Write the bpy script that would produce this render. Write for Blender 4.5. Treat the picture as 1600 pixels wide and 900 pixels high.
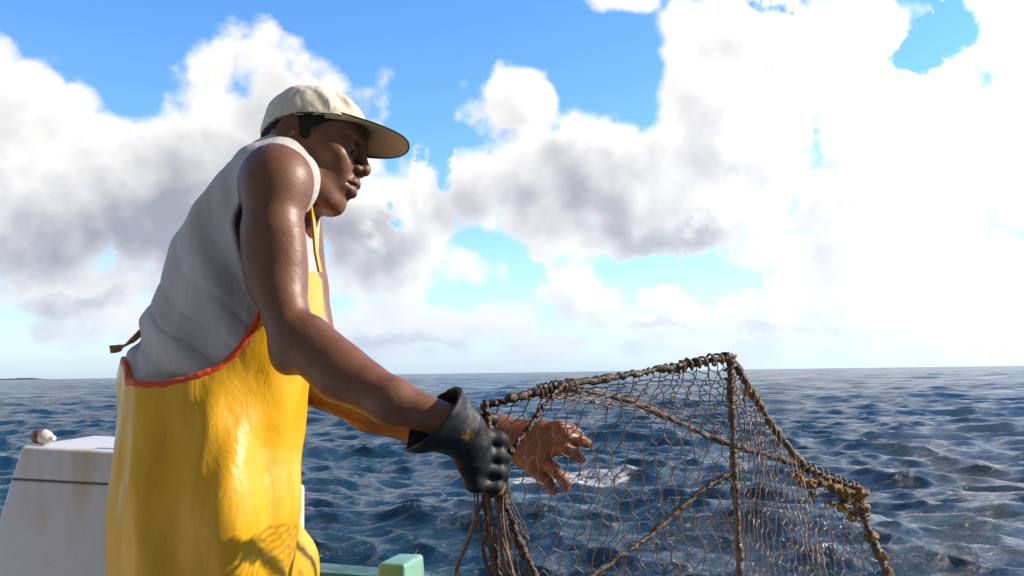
import bpy, bmesh, math, random
import numpy as np
from mathutils import Matrix, Vector, Euler

for _o in list(bpy.data.objects):
    bpy.data.objects.remove(_o)
scene = bpy.context.scene
COL = scene.collection
R = math.radians

# ---------------------------------------------------------------- camera
CAM_H = 3.0
PITCH, ROLL = 4.72, -0.79
cam_data = bpy.data.cameras.new("camera")
cam_data.sensor_width = 36.0
cam_data.lens = 36.0
cam_data.clip_start = 0.02
cam_data.clip_end = 60000.0
cam = bpy.data.objects.new("camera", cam_data)
COL.objects.link(cam)
CAM_M = Matrix.Translation((0, 0, CAM_H)) @ Matrix.Rotation(R(90 + PITCH), 4, 'X') @ Matrix.Rotation(R(ROLL), 4, 'Z')
cam.matrix_world = CAM_M
scene.camera = cam


def P(px, py, d):
    """the real point seen at photo position (px, py) at a distance d along the view axis"""
    return np.array(CAM_M @ Vector(((px - 800) / 1600 * d, (450 - py) / 1600 * d, -d)))


# ---------------------------------------------------------------- light
SUN_AZ, SUN_EL = 84.0, 27.0          # degrees to the right of straight ahead, height
SKY_STRENGTH = 0.10
EXPOSURE = 0.6
scene.view_settings.view_transform = 'Standard'
scene.view_settings.look = 'None'
scene.view_settings.exposure = EXPOSURE
scene.view_settings.gamma = 1.0
scene.view_settings.use_curve_mapping = False
scene.cycles.sample_clamp_indirect = 6.0
scene.cycles.sample_clamp_direct = 0.0
scene.cycles.max_bounces = 6
scene.cycles.caustics_reflective = False
scene.cycles.caustics_refractive = False

SUN_DIR = Vector((math.sin(R(SUN_AZ)) * math.cos(R(SUN_EL)), math.cos(R(SUN_AZ)) * math.cos(R(SUN_EL)), math.sin(R(SUN_EL))))
sun_data = bpy.data.lights.new("sun", 'SUN')
sun_data.energy = 5.0
sun_data.angle = R(0.8)
sun_data.color = (1.0, 0.88, 0.71)
sun = bpy.data.objects.new("sun", sun_data)
COL.objects.link(sun)
sun.rotation_mode = 'QUATERNION'
sun.rotation_quaternion = SUN_DIR.to_track_quat('Z', 'Y')
sun.location = (30, 10, 25)


# ---------------------------------------------------------------- node helpers
class NT:
    """tiny helper for writing node trees as expressions"""
    def __init__(self, tree):
        self.t = tree

    def n(self, typ, **kw):
        nd = self.t.nodes.new(typ)
        for k, v in kw.items():
            setattr(nd, k, v)
        return nd

    def put(self, sock, v):
        if v is None:
            return
        if hasattr(v, 'is_output'):
            self.t.links.new(v, sock)
        else:
            try:
                sock.default_value = v
            except Exception:
                sock.default_value = (*v, 1.0)

    def m(self, op, a, b=None, c=None, clamp=False):
        nd = self.n('ShaderNodeMath', operation=op, use_clamp=clamp)
        for i, v in enumerate((a, b, c)):
            self.put(nd.inputs[i], v)
        return nd.outputs[0]

    def v(self, op, a, b=None, c=None):
        nd = self.n('ShaderNodeVectorMath', operation=op)
        self.put(nd.inputs[0], a)
        if op == 'SCALE':
            self.put(nd.inputs['Scale'], b)
        else:
            self.put(nd.inputs[1], b)
            if c is not None:
                self.put(nd.inputs[2], c)
        return nd.outputs['Value'] if op in ('DOT_PRODUCT', 'LENGTH', 'DISTANCE') else nd.outputs[0]

    def noise(self, vec, scale, detail=4, rough=0.5, lac=2.0, out='Fac', dist=0.0):
        nd = self.n('ShaderNodeTexNoise')
        self.put(nd.inputs['Vector'], vec)
        nd.inputs['Scale'].default_value = scale
        nd.inputs['Detail'].default_value = detail
        nd.inputs['Roughness'].default_value = rough
        nd.inputs['Lacunarity'].default_value = lac
        nd.inputs['Distortion'].default_value = dist
        return nd.outputs[out]

    def voro(self, vec, scale, detail=0, rough=0.5, smooth=None, feature='F1', out='Distance'):
        nd = self.n('ShaderNodeTexVoronoi', feature=feature)
        self.put(nd.inputs['Vector'], vec)
        nd.inputs['Scale'].default_value = scale
        nd.inputs['Detail'].default_value = detail
        nd.inputs['Roughness'].default_value = rough
        if smooth is not None:
            nd.inputs['Smoothness'].default_value = smooth
        return nd.outputs[out]

    def step(self, x, lo, hi, a=0.0, b=1.0):
        nd = self.n('ShaderNodeMapRange', interpolation_type='SMOOTHSTEP')
        self.put(nd.inputs['Value'], x)
        self.put(nd.inputs['From Min'], lo)
        self.put(nd.inputs['From Max'], hi)
        self.put(nd.inputs['To Min'], a)
        self.put(nd.inputs['To Max'], b)
        return nd.outputs[0]

    def lin(self, x, lo, hi, a=0.0, b=1.0):
        nd = self.n('ShaderNodeMapRange')
        self.put(nd.inputs['Value'], x)
        self.put(nd.inputs['From Min'], lo)
        self.put(nd.inputs['From Max'], hi)
        self.put(nd.inputs['To Min'], a)
        self.put(nd.inputs['To Max'], b)
        return nd.outputs[0]

    def mix(self, f, a, b, blend='MIX'):
        nd = self.n('ShaderNodeMix', data_type='RGBA', blend_type=blend)
        self.put(nd.inputs[0], f)
        self.put(nd.inputs[6], a)
        self.put(nd.inputs[7], b)
        return nd.outputs[2]

    def xyz(self, v):
        nd = self.n('ShaderNodeSeparateXYZ')
        self.put(nd.inputs[0], v)
        return nd.outputs

    def vec(self, x, y, z):
        nd = self.n('ShaderNodeCombineXYZ')
        for i, v in enumerate((x, y, z)):
            self.put(nd.inputs[i], v)
        return nd.outputs[0]

    def bump(self, h, strength=0.5, dist=0.01, normal=None):
        nd = self.n('ShaderNodeBump')
        nd.inputs['Strength'].default_value = strength
        nd.inputs['Distance'].default_value = dist
        self.put(nd.inputs['Height'], h)
        if normal is not None:
            self.put(nd.inputs['Normal'], normal)
        return nd.outputs[0]


# ---------------------------------------------------------------- world: sky with cumulus
def azel(px, py):
    v = (CAM_M.to_3x3() @ Vector(((px - 800) / 1600, (450 - py) / 1600, -1))).normalized()
    return math.atan2(v.x, v.y), math.asin(v.z)


# clouds: px, py, half width, half height (photo pixels turned into directions), peak
CLOUDS = [
    (40, 190, 150, 110, 1.0), (130, 250, 130, 110, 1.0), (90, 380, 330, 105, 1.0), (-120, 260, 200, 200, 1.0),
    (290, 300, 220, 150, 1.0), (355, 150, 110, 110, 0.45), (480, 210, 160, 130, 1.0), (560, 190, 80, 85, 1.0),
    (520, 350, 170, 115, 1.0), (640, 330, 80, 95, 0.9), (110, 470, 220, 42, 0.55),
    (790, 165, 82, 66, 0.9), (740, 300, 78, 80, 0.8), (870, 250, 120, 85, 1.0), (950, 330, 200, 80, 1.0),
    (1080, 330, 110, 75, 0.9), (1010, 250, 90, 50, 0.6),
    (1150, 60, 120, 130, 1.0), (1110, 210, 95, 110, 1.0), (1250, 180, 190, 200, 1.0), (1330, 80, 130, 120, 0.9),
    (1540, 60, 120, 110, 0.9), (1560, 230, 260, 200, 1.0), (1400, 300, 220, 170, 1.0), (1450, 440, 260, 110, 1.0),
    (1240, 420, 120, 60, 0.6), (980, -20, 90, 40, 0.6),
    (900, 460, 75, 65, 0.8), (1010, 485, 170, 55, 0.9), (1210, 490, 170, 60, 0.9), (1450, 520, 300, 70, 0.8),
    (760, 500, 110, 50, 0.7), (610, 500, 90, 50, 0.55), (690, 420, 120, 45, 0.5), (1060, 545, 500, 24, 0.45),
    (620, 552, 260, 16, 0.22), (60, 530, 150, 26, 0.25), (5, 70, 30, 40, 0.3),
]
GAPS = [(1425, 75, 44, 40, 0.62), (1482, 58, 48, 30, 0.60), (1210, 5, 50, 26, 0.8), (1112, 316, 26, 24, 0.8), (1070, 425, 130, 38, 0.75),
        (835, 435, 60, 22, 0.5), (690, 235, 30, 45, 0.5), (620, 335, 22, 26, 0.7)]
# thick undersides that the sun does not reach: px, py, half width, half height, amount
BASES = [(230, 370, 330, 110, 1.0), (60, 400, 260, 60, 0.8), (310, 270, 150, 90, 0.6), (560, 390, 160, 60, 0.85),
         (400, 150, 120, 90, 0.45), (100, 480, 200, 22, 0.6),
         (930, 300, 190, 110, 0.72), (1010, 370, 190, 50, 0.75), (730, 320, 90, 90, 0.55), (880, 230, 90, 50, 0.6),
         (1250, 320, 100, 45, 0.35), (1180, 265, 70, 50, 0.38), (1085, 215, 60, 90, 0.42), (1290, 330, 90, 40, 0.3), (1120, 380, 120, 50, 0.5), (1210, 515, 140, 13, 0.4), (1000, 520, 150, 13, 0.45),
         (640, 530, 180, 26, 0.6), (770, 535, 120, 16, 0.5)]

world = bpy.data.worlds.new("World")
scene.world = world
world.use_nodes = True
wt = world.node_tree
wt.nodes.clear()
W = NT(wt)
tc = W.n('ShaderNodeTexCoord')
wdir = W.v('NORMALIZE', tc.outputs['Generated'])
sky = W.n('ShaderNodeTexSky', sky_type='NISHITA')
sky.sun_disc = False
sky.sun_elevation = R(SUN_EL)
sky.sun_rotation = R(SUN_AZ)
sky.altitude = 0.0
sky.air_density = 1.0
sky.dust_density = 0.2
sky.ozone_density = 2.0

# one node group: how thick the cloud is in a direction
cg = bpy.data.node_groups.new("cloud_density", 'ShaderNodeTree')
cg.interface.new_socket("Dir", in_out='INPUT', socket_type='NodeSocketVector')
cg.interface.new_socket("Density", in_out='OUTPUT', socket_type='NodeSocketFloat')
G = NT(cg)
gi, go = G.n('NodeGroupInput'), G.n('NodeGroupOutput')
d = gi.outputs[0]
wn = G.v('SUBTRACT', G.noise(d, 7.0, 4, 0.55, out='Color'), (0.5, 0.5, 0.5))
dx, dy, dz = G.xyz(d)
az = G.m('ARCTAN2', dx, dy)
el = G.m('ARCSINE', dz)
p = G.v('MULTIPLY_ADD', wn, (0.075, 0.06, 0.0), G.vec(az, el, 0.0))


def blob(N, p, px, py, rx, ry, amp):
    a, e = azel(px, py)
    s = (1600 / rx, 1600 / ry, 0)
    q = N.v('MULTIPLY_ADD', p, s, (-a * s[0], -e * s[1], 0))
    return N.m('MULTIPLY_ADD', N.v('DOT_PRODUCT', q, q), -amp, amp)


acc = None
for c in CLOUDS:
    b = blob(G, p, *c)
    acc = b if acc is None else G.m('SMOOTH_MAX', acc, b, 0.25)
# the rest of the sky, out of the picture, carries scattered clouds too
scat = G.m('MULTIPLY_ADD', G.noise(G.v('MULTIPLY', d, (1, 1, 2.2)), 2.4, 2, 0.5), 5.0, -3.1)
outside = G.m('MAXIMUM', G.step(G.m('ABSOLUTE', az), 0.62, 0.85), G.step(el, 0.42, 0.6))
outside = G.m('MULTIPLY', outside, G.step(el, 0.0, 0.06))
scat = G.m('MULTIPLY_ADD', G.step(dy, 0.25, -0.2), 2.2, scat)      # unseen grey cloud bank added behind the camera to cut fill light
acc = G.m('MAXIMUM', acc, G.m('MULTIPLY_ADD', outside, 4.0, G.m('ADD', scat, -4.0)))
acc = G.m('MINIMUM', G.m('MAXIMUM', acc, -1.6), 0.75)
wn2 = G.v('SUBTRACT', G.noise(d, 15.0, 5, 0.6, out='Color'), (0.5, 0.5, 0.5))
p2 = G.v('MULTIPLY_ADD', wn2, (0.16, 0.12, 0.0), G.vec(az, el, 0.0))
for c in GAPS:
    gq = G.m('MAXIMUM', blob(G, p2, *c), 0.0)
    acc = G.m('SUBTRACT', acc, G.m('MULTIPLY', gq, 1.05))
fb = G.noise(d, 13.0, 9, 0.58)
puff = G.voro(G.v('MULTIPLY_ADD', wn, (0.03, 0.03, 0.03), d), 17.0, 1.5, 0.5, None, 'F1')
den = G.m('MULTIPLY_ADD', G.m('SUBTRACT', fb, 0.5), 1.9, G.m('ADD', acc, 0.22))
den = G.m('MULTIPLY_ADD', G.m('SUBTRACT', 0.50, puff), 0.9, den)
G.put(go.inputs[0], den)


def density(vec):
    nd = W.n('ShaderNodeGroup')
    nd.node_tree = cg
    W.put(nd.inputs[0], vec)
    return nd.outputs[0]


side = Vector((0.75, -0.1, 0.65)).normalized() * 0.028
D0 = density(wdir)
D1 = density(W.v('NORMALIZE', W.v('ADD', wdir, tuple(side))))
alpha = W.step(D0, -0.10, 0.38)
wx, wy, wz = W.xyz(wdir)
waz, wel = W.m('ARCTAN2', wx, wy), W.m('ARCSINE', wz)
wv = W.v('MULTIPLY_ADD', W.v('SUBTRACT', W.noise(wdir, 9.0, 5, 0.6, out='Color'), (0.5, 0.5, 0.5)), (0.14, 0.11, 0.0), W.vec(waz, wel, 0.0))
shade = None
for c in BASES:
    b = W.m('MAXIMUM', blob(W, wv, *c), 0.0)
    shade = b if shade is None else W.m('SMOOTH_MAX', shade, b, 0.2)
lit = W.m('MULTIPLY_ADD', W.m('SUBTRACT', D0, D1), 0.42, 0.86)
shade = W.m('MAXIMUM', shade, W.step(wy, 0.3, -0.15))  # keeps the added cloud behind the camera grey, for low neutral ambient
thin = W.step(D0, 0.9, 0.0, 0.0, 0.25)
shade = W.m('MULTIPLY', shade, W.step(D0, 0.0, 0.8, 0.45, 1.0))
lit = W.m('SUBTRACT', W.m('ADD', lit, thin), W.m('MULTIPLY', shade, 0.95), clamp=True)
toward = W.m('MAXIMUM', W.v('DOT_PRODUCT', wdir, tuple(SUN_DIR)), 0.0)
glow = W.m('POWER', toward, 3.5)
# thin bright veil of cloud on the sun's side of the sky
veil_dir = Vector((math.sin(R(50)) * math.cos(R(16)), math.cos(R(50)) * math.cos(R(16)), math.sin(R(16))))
veil = W.m('POWER', W.m('MAXIMUM', W.v('DOT_PRODUCT', wdir, tuple(veil_dir)), 0.0), 7.0)
glow = W.m('MAXIMUM', glow, veil)
K = 1.0 / SKY_STRENGTH
grey = (0.27 * K, 0.283 * K, 0.33 * K)
white = (0.74 * K, 0.73 * K, 0.715 * K)
cloud = W.mix(lit, (*grey, 1), (*white, 1))
cloud = W.v('SCALE', cloud, W.m('MULTIPLY', W.m('MULTIPLY_ADD', glow, 0.62, 0.97), W.step(wy, 0.2, -0.3, 1.0, 0.42)))  # last factor dims the added cloud behind the camera to weaken fill light
# haze low over the water pales both clouds and sky
hz = W.m('POWER', W.m('SUBTRACT', 1.0, W.m('MAXIMUM', wz, 0.0)), 16.0)
hs = W.n('ShaderNodeHueSaturation')
hs.inputs['Saturation'].default_value = 1.22
hs.inputs['Value'].default_value = 1.0
W.put(hs.inputs['Color'], sky.outputs[0])
blue = W.v('SCALE', W.v('MULTIPLY', hs.outputs[0], (1.18, 1.42, 1.72)), W.m('MULTIPLY_ADD', glow, 0.35, 1.0))
full = W.mix(alpha, blue, cloud)
pale = W.v('SCALE', (0.39 * K, 0.51 * K, 0.70 * K), W.m('MULTIPLY_ADD', glow, 1.6, 0.9))
full = W.mix(W.m('MULTIPLY', hz, 0.82), full, pale)
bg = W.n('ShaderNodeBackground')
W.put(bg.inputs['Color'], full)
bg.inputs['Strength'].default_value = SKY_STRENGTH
wo = W.n('ShaderNodeOutputWorld')
wt.links.new(bg.outputs[0], wo.inputs[0])
world.cycles.sampling_method = 'MANUAL'
world.cycles.sample_map_resolution = 512

# ---------------------------------------------------------------- object helpers
def mesh_obj(name, verts, faces, mat=None, parent=None, smooth=True, label=None, cat=None, kind=None, group=None):
    me = bpy.data.meshes.new(name)
    verts = np.asarray(verts, np.float32)
    if isinstance(faces, np.ndarray):
        n, k = faces.shape
        me.vertices.add(len(verts))
        me.vertices.foreach_set("co", verts.ravel())
        me.loops.add(n * k)
        me.loops.foreach_set("vertex_index", faces.astype(np.int32).ravel())
        me.polygons.add(n)
        me.polygons.foreach_set("loop_start", np.arange(0, n * k, k, dtype=np.int32))
        me.update(calc_edges=True)
        me.validate()
    else:
        me.from_pydata(verts.tolist(), [], faces)
        me.update()
    if smooth:
        me.polygons.foreach_set("use_smooth", np.ones(len(me.polygons), bool))
    o = bpy.data.objects.new(name, me)
    COL.objects.link(o)
    if mat:
        me.materials.append(mat)
    if parent is not None:
        o.parent = parent
        o.matrix_parent_inverse = parent.matrix_world.inverted()
    tag(o, label, cat, kind, group)
    return o


def tag(o, label=None, cat=None, kind=None, group=None):
    for k, v in (("label", label), ("category", cat), ("kind", kind), ("group", group)):
        if v:
            o[k] = v
    return o


def empty(name, loc, label=None, cat=None):
    o = bpy.data.objects.new(name, None)
    COL.objects.link(o)
    o.matrix_world = Matrix.Translation(Vector(loc))
    o.empty_display_size = 0.1
    bpy.context.view_layer.update()
    return tag(o, label, cat)


def material(name):
    mt = bpy.data.materials.new(name)
    mt.use_nodes = True
    t = mt.node_tree
    return mt, NT(t), t.nodes['Principled BSDF']


def set_attr(o, name, values):
    a = o.data.attributes.new(name, 'FLOAT', 'POINT')
    a.data.foreach_set("value", np.asarray(values, np.float32))


# ---------------------------------------------------------------- sea
def build_sea():
    rng = np.random.default_rng(11)
    ang_f = np.arange(-0.66, 0.66001, 0.00155)
    ang_c = np.arange(0.70, 2 * math.pi - 0.68, 0.05)
    ang = np.concatenate([ang_f, ang_c])
    r = [0.5]
    while r[-1] < 26000:
        q = r[-1]
        g = 0.06 if q < 4 else (0.0042 if q < 200 else (0.008 if q < 1500 else 0.12))
        r.append(q * (1 + g))
    r = np.array(r)
    dr = np.gradient(r)
    A, Rr = np.meshgrid(ang, r)
    DR = np.repeat(dr[:, None], len(ang), 1)
    X0 = (Rr * np.sin(A)).astype(np.float32)
    Y0 = (Rr * np.cos(A)).astype(np.float32)
    X, Y, Z = X0.copy(), Y0.copy(), np.zeros_like(X0)
    J = np.zeros_like(X0)
    N = 130
    L = np.exp(np.linspace(math.log(0.26), math.log(26.0), N)) * (1 + 0.05 * rng.standard_normal(N))
    main = math.radians(238)      # where the chop runs to: towards the boat and to the left
    for Li in L:
        k = 2 * math.pi / Li
        th = main + rng.normal(0, 0.50 + 0.35 * math.exp(-Li / 2))
        steep = 0.022 + 0.043 * math.exp(-((math.log(Li) - math.log(0.95)) / 1.0) ** 2)
        if Li > 8:
            steep *= 0.75
        a = steep / k
        cx, cy = math.cos(th), math.sin(th)
        ph = rng.uniform(0, 2 * math.pi)
        w = np.clip((Li / DR - 2.2) / 3.0, 0, 1) * np.clip((Rr - 2.5) / 3.0, 0.0, 1)
        arg = (k * (cx * X0 + cy * Y0) + ph).astype(np.float32)
        s, c = np.sin(arg), np.cos(arg)
        Z += w * a * c
        X -= w * a * cx * s * 1.15
        Y -= w * a * cy * s * 1.15
        J += w * a * k * c
    foam = np.clip((J - 0.58) / 0.22, 0, 1) * np.clip((Rr - 6) / 5, 0, 1) * np.clip((500 - Rr) / 300, 0, 1)
    foam *= 0.55
    # the breaking crest beyond the trap
    def on_water(px, py):
        a_, b_ = P(px, py, 1.0), P(px, py, 2.0)
        return P(px, py, 1.0 + a_[2] / (a_[2] - b_[2]))
    c1, c2 = on_water(775, 734), on_water(1015, 740)
    t = np.clip((X - c1[0]) / (c2[0] - c1[0]), -0.3, 1.3)
    yc = c1[1] + (c2[1] - c1[1]) * t + 0.25 * np.sin(7 * t) + 0.10 * np.sin(23 * t)
    env = np.clip(1.15 - np.abs(t - 0.5) * 1.9, 0, 1)
    crest = np.exp(-((Y - yc) / 0.8) ** 2) * env
    Z += 0.26 * crest
    foam = np.maximum(foam, np.clip(np.exp(-((Y - yc + 0.45) / 0.75) ** 2) * env * 1.7, 0, 0.78))
    nr, na = X.shape
    verts = np.stack([X, Y, Z], -1).reshape(-1, 3)
    i = np.arange(nr - 1)[:, None] * na
    j = np.arange(na)[None, :]
    jn = (j + 1) % na
    quads = np.stack([i + j, i + na + j, i + na + jn, i + jn], -1).reshape(-1, 4)
    cen = len(verts)
    mt, N_, b = material("sea_water")
    geo = N_.n('ShaderNodeNewGeometry')
    pos = geo.outputs['Position']
    fa = N_.n('ShaderNodeAttribute', attribute_name="foam").outputs['Fac']
    dist = N_.v('LENGTH', N_.v('MULTIPLY', pos, (1, 1, 0)))
    streak = N_.noise(N_.v('MULTIPLY', pos, (1.0, 1.6, 1.0)), 5.0, 6, 0.65)
    fine = N_.noise(pos, 26.0, 4, 0.6)
    fm = N_.m('ADD', N_.m('ADD', streak, N_.m('MULTIPLY', fine, 0.5)), N_.m('MULTIPLY_ADD', fa, 0.55, -0.40))
    fm = N_.m('MULTIPLY', N_.step(fm, 0.62, 0.88), N_.step(fa, 0.0, 0.3))
    fm = N_.m('MULTIPLY', fm, 1.0, clamp=True)
    big = N_.noise(pos, 0.22, 3, 0.5)
    col = N_.mix(big, (0.003, 0.025, 0.046, 1), (0.006, 0.045, 0.072, 1))
    col = N_.mix(fm, col, (0.78, 0.80, 0.80, 1))
    N_.put(b.inputs['Base Color'], col)
    rgh = N_.lin(dist, 20.0, 260.0, 0.09, 0.20)
    N_.put(b.inputs['Roughness'], N_.m('MAXIMUM', rgh, N_.m('MULTIPLY', fm, 0.8)))
    b.inputs['IOR'].default_value = 1.333
    N_.put(b.inputs['Specular IOR Level'], N_.lin(dist, 60.0, 900.0, 0.80, 0.26))
    rot = N_.n('ShaderNodeVectorRotate', rotation_type='Z_AXIS')
    N_.put(rot.inputs['Vector'], pos)
    rot.inputs['Angle'].default_value = R(-28)
    wp = N_.v('MULTIPLY', rot.outputs[0], (0.55, 1.15, 1.0))
    h1 = N_.noise(wp, 3.2, 7, 0.66, dist=0.5)
    h2 = N_.noise(wp, 11.0, 4, 0.6)
    hh = N_.m('ADD', N_.m('MULTIPLY', h1, 0.75), N_.m('MULTIPLY', h2, 0.22))
    nb = N_.bump(hh, 1.0, 0.20)
    # far out the chop is finer than the mesh: tilt the facets directly
    nv = N_.v('SUBTRACT', N_.noise(N_.v('MULTIPLY', pos, (0.5, 1.0, 1.0)), 0.16, 8, 0.72, out='Color'), (0.5, 0.5, 0.5))
    patch = N_.step(N_.noise(N_.v('MULTIPLY', pos, (0.6, 0.35, 1.0)), 0.045, 4, 0.6), 0.32, 0.68, 0.45, 1.5)
    kf = N_.m('MULTIPLY', N_.step(dist, 30.0, 190.0, 0.0, 1.7), patch)
    nf = N_.v('NORMALIZE', N_.v('MULTIPLY_ADD', nv, N_.vec(kf, kf, 0.0), nb))
    N_.put(b.inputs['Normal'], nf)
    o = mesh_obj("sea", verts, quads, mt, kind="structure", label="dark blue choppy sea reaching to the horizon")
    set_attr(o, "foam", foam.ravel())
    return o


build_sea()


def build_hills():
    # the low land seen as a thin strip on the horizon at the far left
    rng = np.random.default_rng(4)
    a0, d = P(-60, 592, 9000.0), 9000.0
    n = 60
    vs, fs = [], []
    for i in range(n):
        t = i / (n - 1)
        px = -150 + 222 * t
        base = P(px, 594.0, d)
        h = 16 * min(1, 9 * (1 - t)) * min(1, 6 * t) * (0.75 + 0.25 * math.sin(7 * t + 1)) + rng.uniform(-1.5, 1.5)
        x, y = base[0], base[1]
        for (yy, zz) in ((-140, -3), (-60, 0.7 * h), (0, h), (90, 0.6 * h), (170, -3)):
            vs.append((x, y + yy, zz))
        if i:
            for k in range(4):
                o = (i - 1) * 5 + k
                fs.append((o, o + 5, o + 6, o + 1))
    mt, N_, b = material("far_land")
    geo = N_.n('ShaderNodeNewGeometry')
    c = N_.noise(geo.outputs['Position'], 0.02, 4, 0.6)
    N_.put(b.inputs['Base Color'], N_.mix(c, (0.030, 0.040, 0.042, 1), (0.05, 0.06, 0.06, 1)))
    b.inputs['Roughness'].default_value = 0.95
    mesh_obj("hills", vs, fs, mt, kind="structure", label="low dark strip of land on the horizon")


build_hills()

# ---------------------------------------------------------------- sculpting: distance fields turned into one smooth surface
class Sculpt:
    def __init__(self, xs, ys, zs):
        self.ax = [np.asarray(a, np.float32) for a in (xs, ys, zs)]
        self.F = np.full([len(a) for a in self.ax], 9.0, np.float32)

    def sub(self, lo, hi):
        sl, co = [], []
        for a, l, h in zip(self.ax, lo, hi):
            i0, i1 = int(np.searchsorted(a, l)), int(np.searchsorted(a, h))
            sl.append(slice(i0, max(i1, i0 + 1)))
        g = [a[s] for a, s in zip(self.ax, sl)]
        return tuple(sl), g[0][:, None, None], g[1][None, :, None], g[2][None, None, :]

    def blend(self, sl, d, k, op):
        F = self.F[sl]
        if op == 'add':
            h = np.maximum(k - np.abs(F - d), 0) / max(k, 1e-6)
            self.F[sl] = np.minimum(F, d) - h * h * k * 0.25
        else:
            d = -d
            h = np.maximum(k - np.abs(F - d), 0) / max(k, 1e-6)
            self.F[sl] = np.maximum(F, d) + h * h * k * 0.25

    def cap(self, a, b, ra, rb, k=0.01, op='add'):
        a, b = np.asarray(a, float), np.asarray(b, float)
        m = max(ra, rb) + k + 0.008
        sl, X, Y, Z = self.sub(np.minimum(a, b) - m, np.maximum(a, b) + m)
        ab = b - a
        L = float(ab @ ab) + 1e-12
        t = np.clip(((X - a[0]) * ab[0] + (Y - a[1]) * ab[1] + (Z - a[2]) * ab[2]) / L, 0, 1).astype(np.float32)
        d = np.sqrt((X - a[0] - t * ab[0]) ** 2 + (Y - a[1] - t * ab[1]) ** 2 + (Z - a[2] - t * ab[2]) ** 2) - (ra + (rb - ra) * t)
        self.blend(sl, d.astype(np.float32), k, op)

    def chain(self, pts, rs, k=0.01):
        for i in range(len(pts) - 1):
            self.cap(pts[i], pts[i + 1], rs[i], rs[i + 1], k)

    def ell(self, c, r, M=None, k=0.01, op='add'):
        c = np.asarray(c, float)
        M = np.eye(3) if M is None else np.asarray(M)       # rows are the ellipsoid's axes
        ext = np.sqrt(((M * np.asarray(r)[:, None]) ** 2).sum(0)) + k + 0.008
        sl, X, Y, Z = self.sub(c - ext, c + ext)
        X, Y, Z = X - c[0], Y - c[1], Z - c[2]
        q, g = 0, 0
        for ax, ri in zip(M, r):
            u = (X * ax[0] + Y * ax[1] + Z * ax[2]).astype(np.float32)
            q = q + (u / ri) ** 2
            g = g + (u / ri ** 2) ** 2
        q = np.sqrt(q)
        d = q * (q - 1) / np.maximum(np.sqrt(g), 1e-4)
        self.blend(sl, d.astype(np.float32), k, op)

    def surface(self, smooth=2):
        """surface nets: one vertex per cell the surface crosses"""
        F = self.F
        ins = F < 0
        c = [slice(None, -1), slice(1, None)]
        cnt = np.zeros([n - 1 for n in F.shape], np.int8)
        for i in (0, 1):
            for j in (0, 1):
                for l in (0, 1):
                    cnt += ins[c[i], c[j], c[l]]
        act = np.argwhere((cnt > 0) & (cnt < 8))
        idx = np.full(cnt.shape, -1, np.int32)
        idx[tuple(act.T)] = np.arange(len(act))
        acc = np.zeros((len(act), 3))
        num = np.zeros(len(act))
        cs = [(i, j, l) for i in (0, 1) for j in (0, 1) for l in (0, 1)]
        val = {q: F[act[:, 0] + q[0], act[:, 1] + q[1], act[:, 2] + q[2]].astype(float) for q in cs}
        for q in cs:
            for ax in range(3):
                if q[ax] == 0:
                    w = list(q)
                    w[ax] = 1
                    a, b = val[q], val[tuple(w)]
                    on = (a < 0) != (b < 0)
                    t = np.where(on, a / np.where(on, a - b, 1), 0)
                    for e in range(3):
                        A = self.ax[e]
                        p0 = A[act[:, e] + q[e]]
                        if e == ax:
                            p0 = p0 + t * (A[act[:, e] + 1] - A[act[:, e]])
                        acc[:, e] += np.where(on, p0, 0)
                    num += on
        V = acc / num[:, None]
        quads = []
        for ax in range(3):
            n = list(F.shape)
            s0 = [slice(1, -1)] * 3
            s1 = [slice(1, -1)] * 3
            s0[ax] = slice(0, -1)
            s1[ax] = slice(1, None)
            a, b = ins[tuple(s0)], ins[tuple(s1)]
            for flip in (False, True):
                e = np.argwhere((a & ~b) if not flip else (~a & b))
                off = np.ones(3, int)
                off[ax] = 0
                e = e + off
                u, w = (ax + 1) % 3, (ax + 2) % 3
                du, dw = np.eye(3, dtype=int)[u], np.eye(3, dtype=int)[w]
                f = np.stack([idx[tuple((e - x).T)] for x in (du + dw, dw, 0 * du, du)], -1)
                quads.append(f if not flip else f[:, ::-1])
        Q = np.concatenate(quads)
        Q = Q[(Q >= 0).all(1)]
        for _ in range(smooth):                       # light relaxation
            S, C = np.zeros_like(V), np.zeros(len(V))
            for i in range(4):
                np.add.at(S, Q[:, i], V[Q[:, (i + 1) % 4]] + V[Q[:, (i + 3) % 4]])
                np.add.at(C, Q[:, i], 2)
            V = V * 0.5 + 0.5 * S / np.maximum(C, 1)[:, None]
        return V, Q


def axis(lo, hi, h):
    return np.arange(lo, hi + h, h)


def axis_fine(segs):
    out = []
    for lo, hi, h in segs:
        out.append(np.arange(lo, hi - h * 0.5, h))
    return np.concatenate(out)


def wob(X, Y, Z, seed, scale, n=14):
    """cheap smooth noise of wavelength about `scale`"""
    rng = np.random.default_rng(seed)
    s = 0
    for _ in range(n):
        v = rng.normal(size=3)
        v *= 2 * math.pi / scale * rng.uniform(0.5, 1.5) / np.linalg.norm(v)
        s = s + np.sin(X * v[0] + Y * v[1] + Z * v[2] + rng.uniform(0, 6.28))
    return s / math.sqrt(n)

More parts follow.
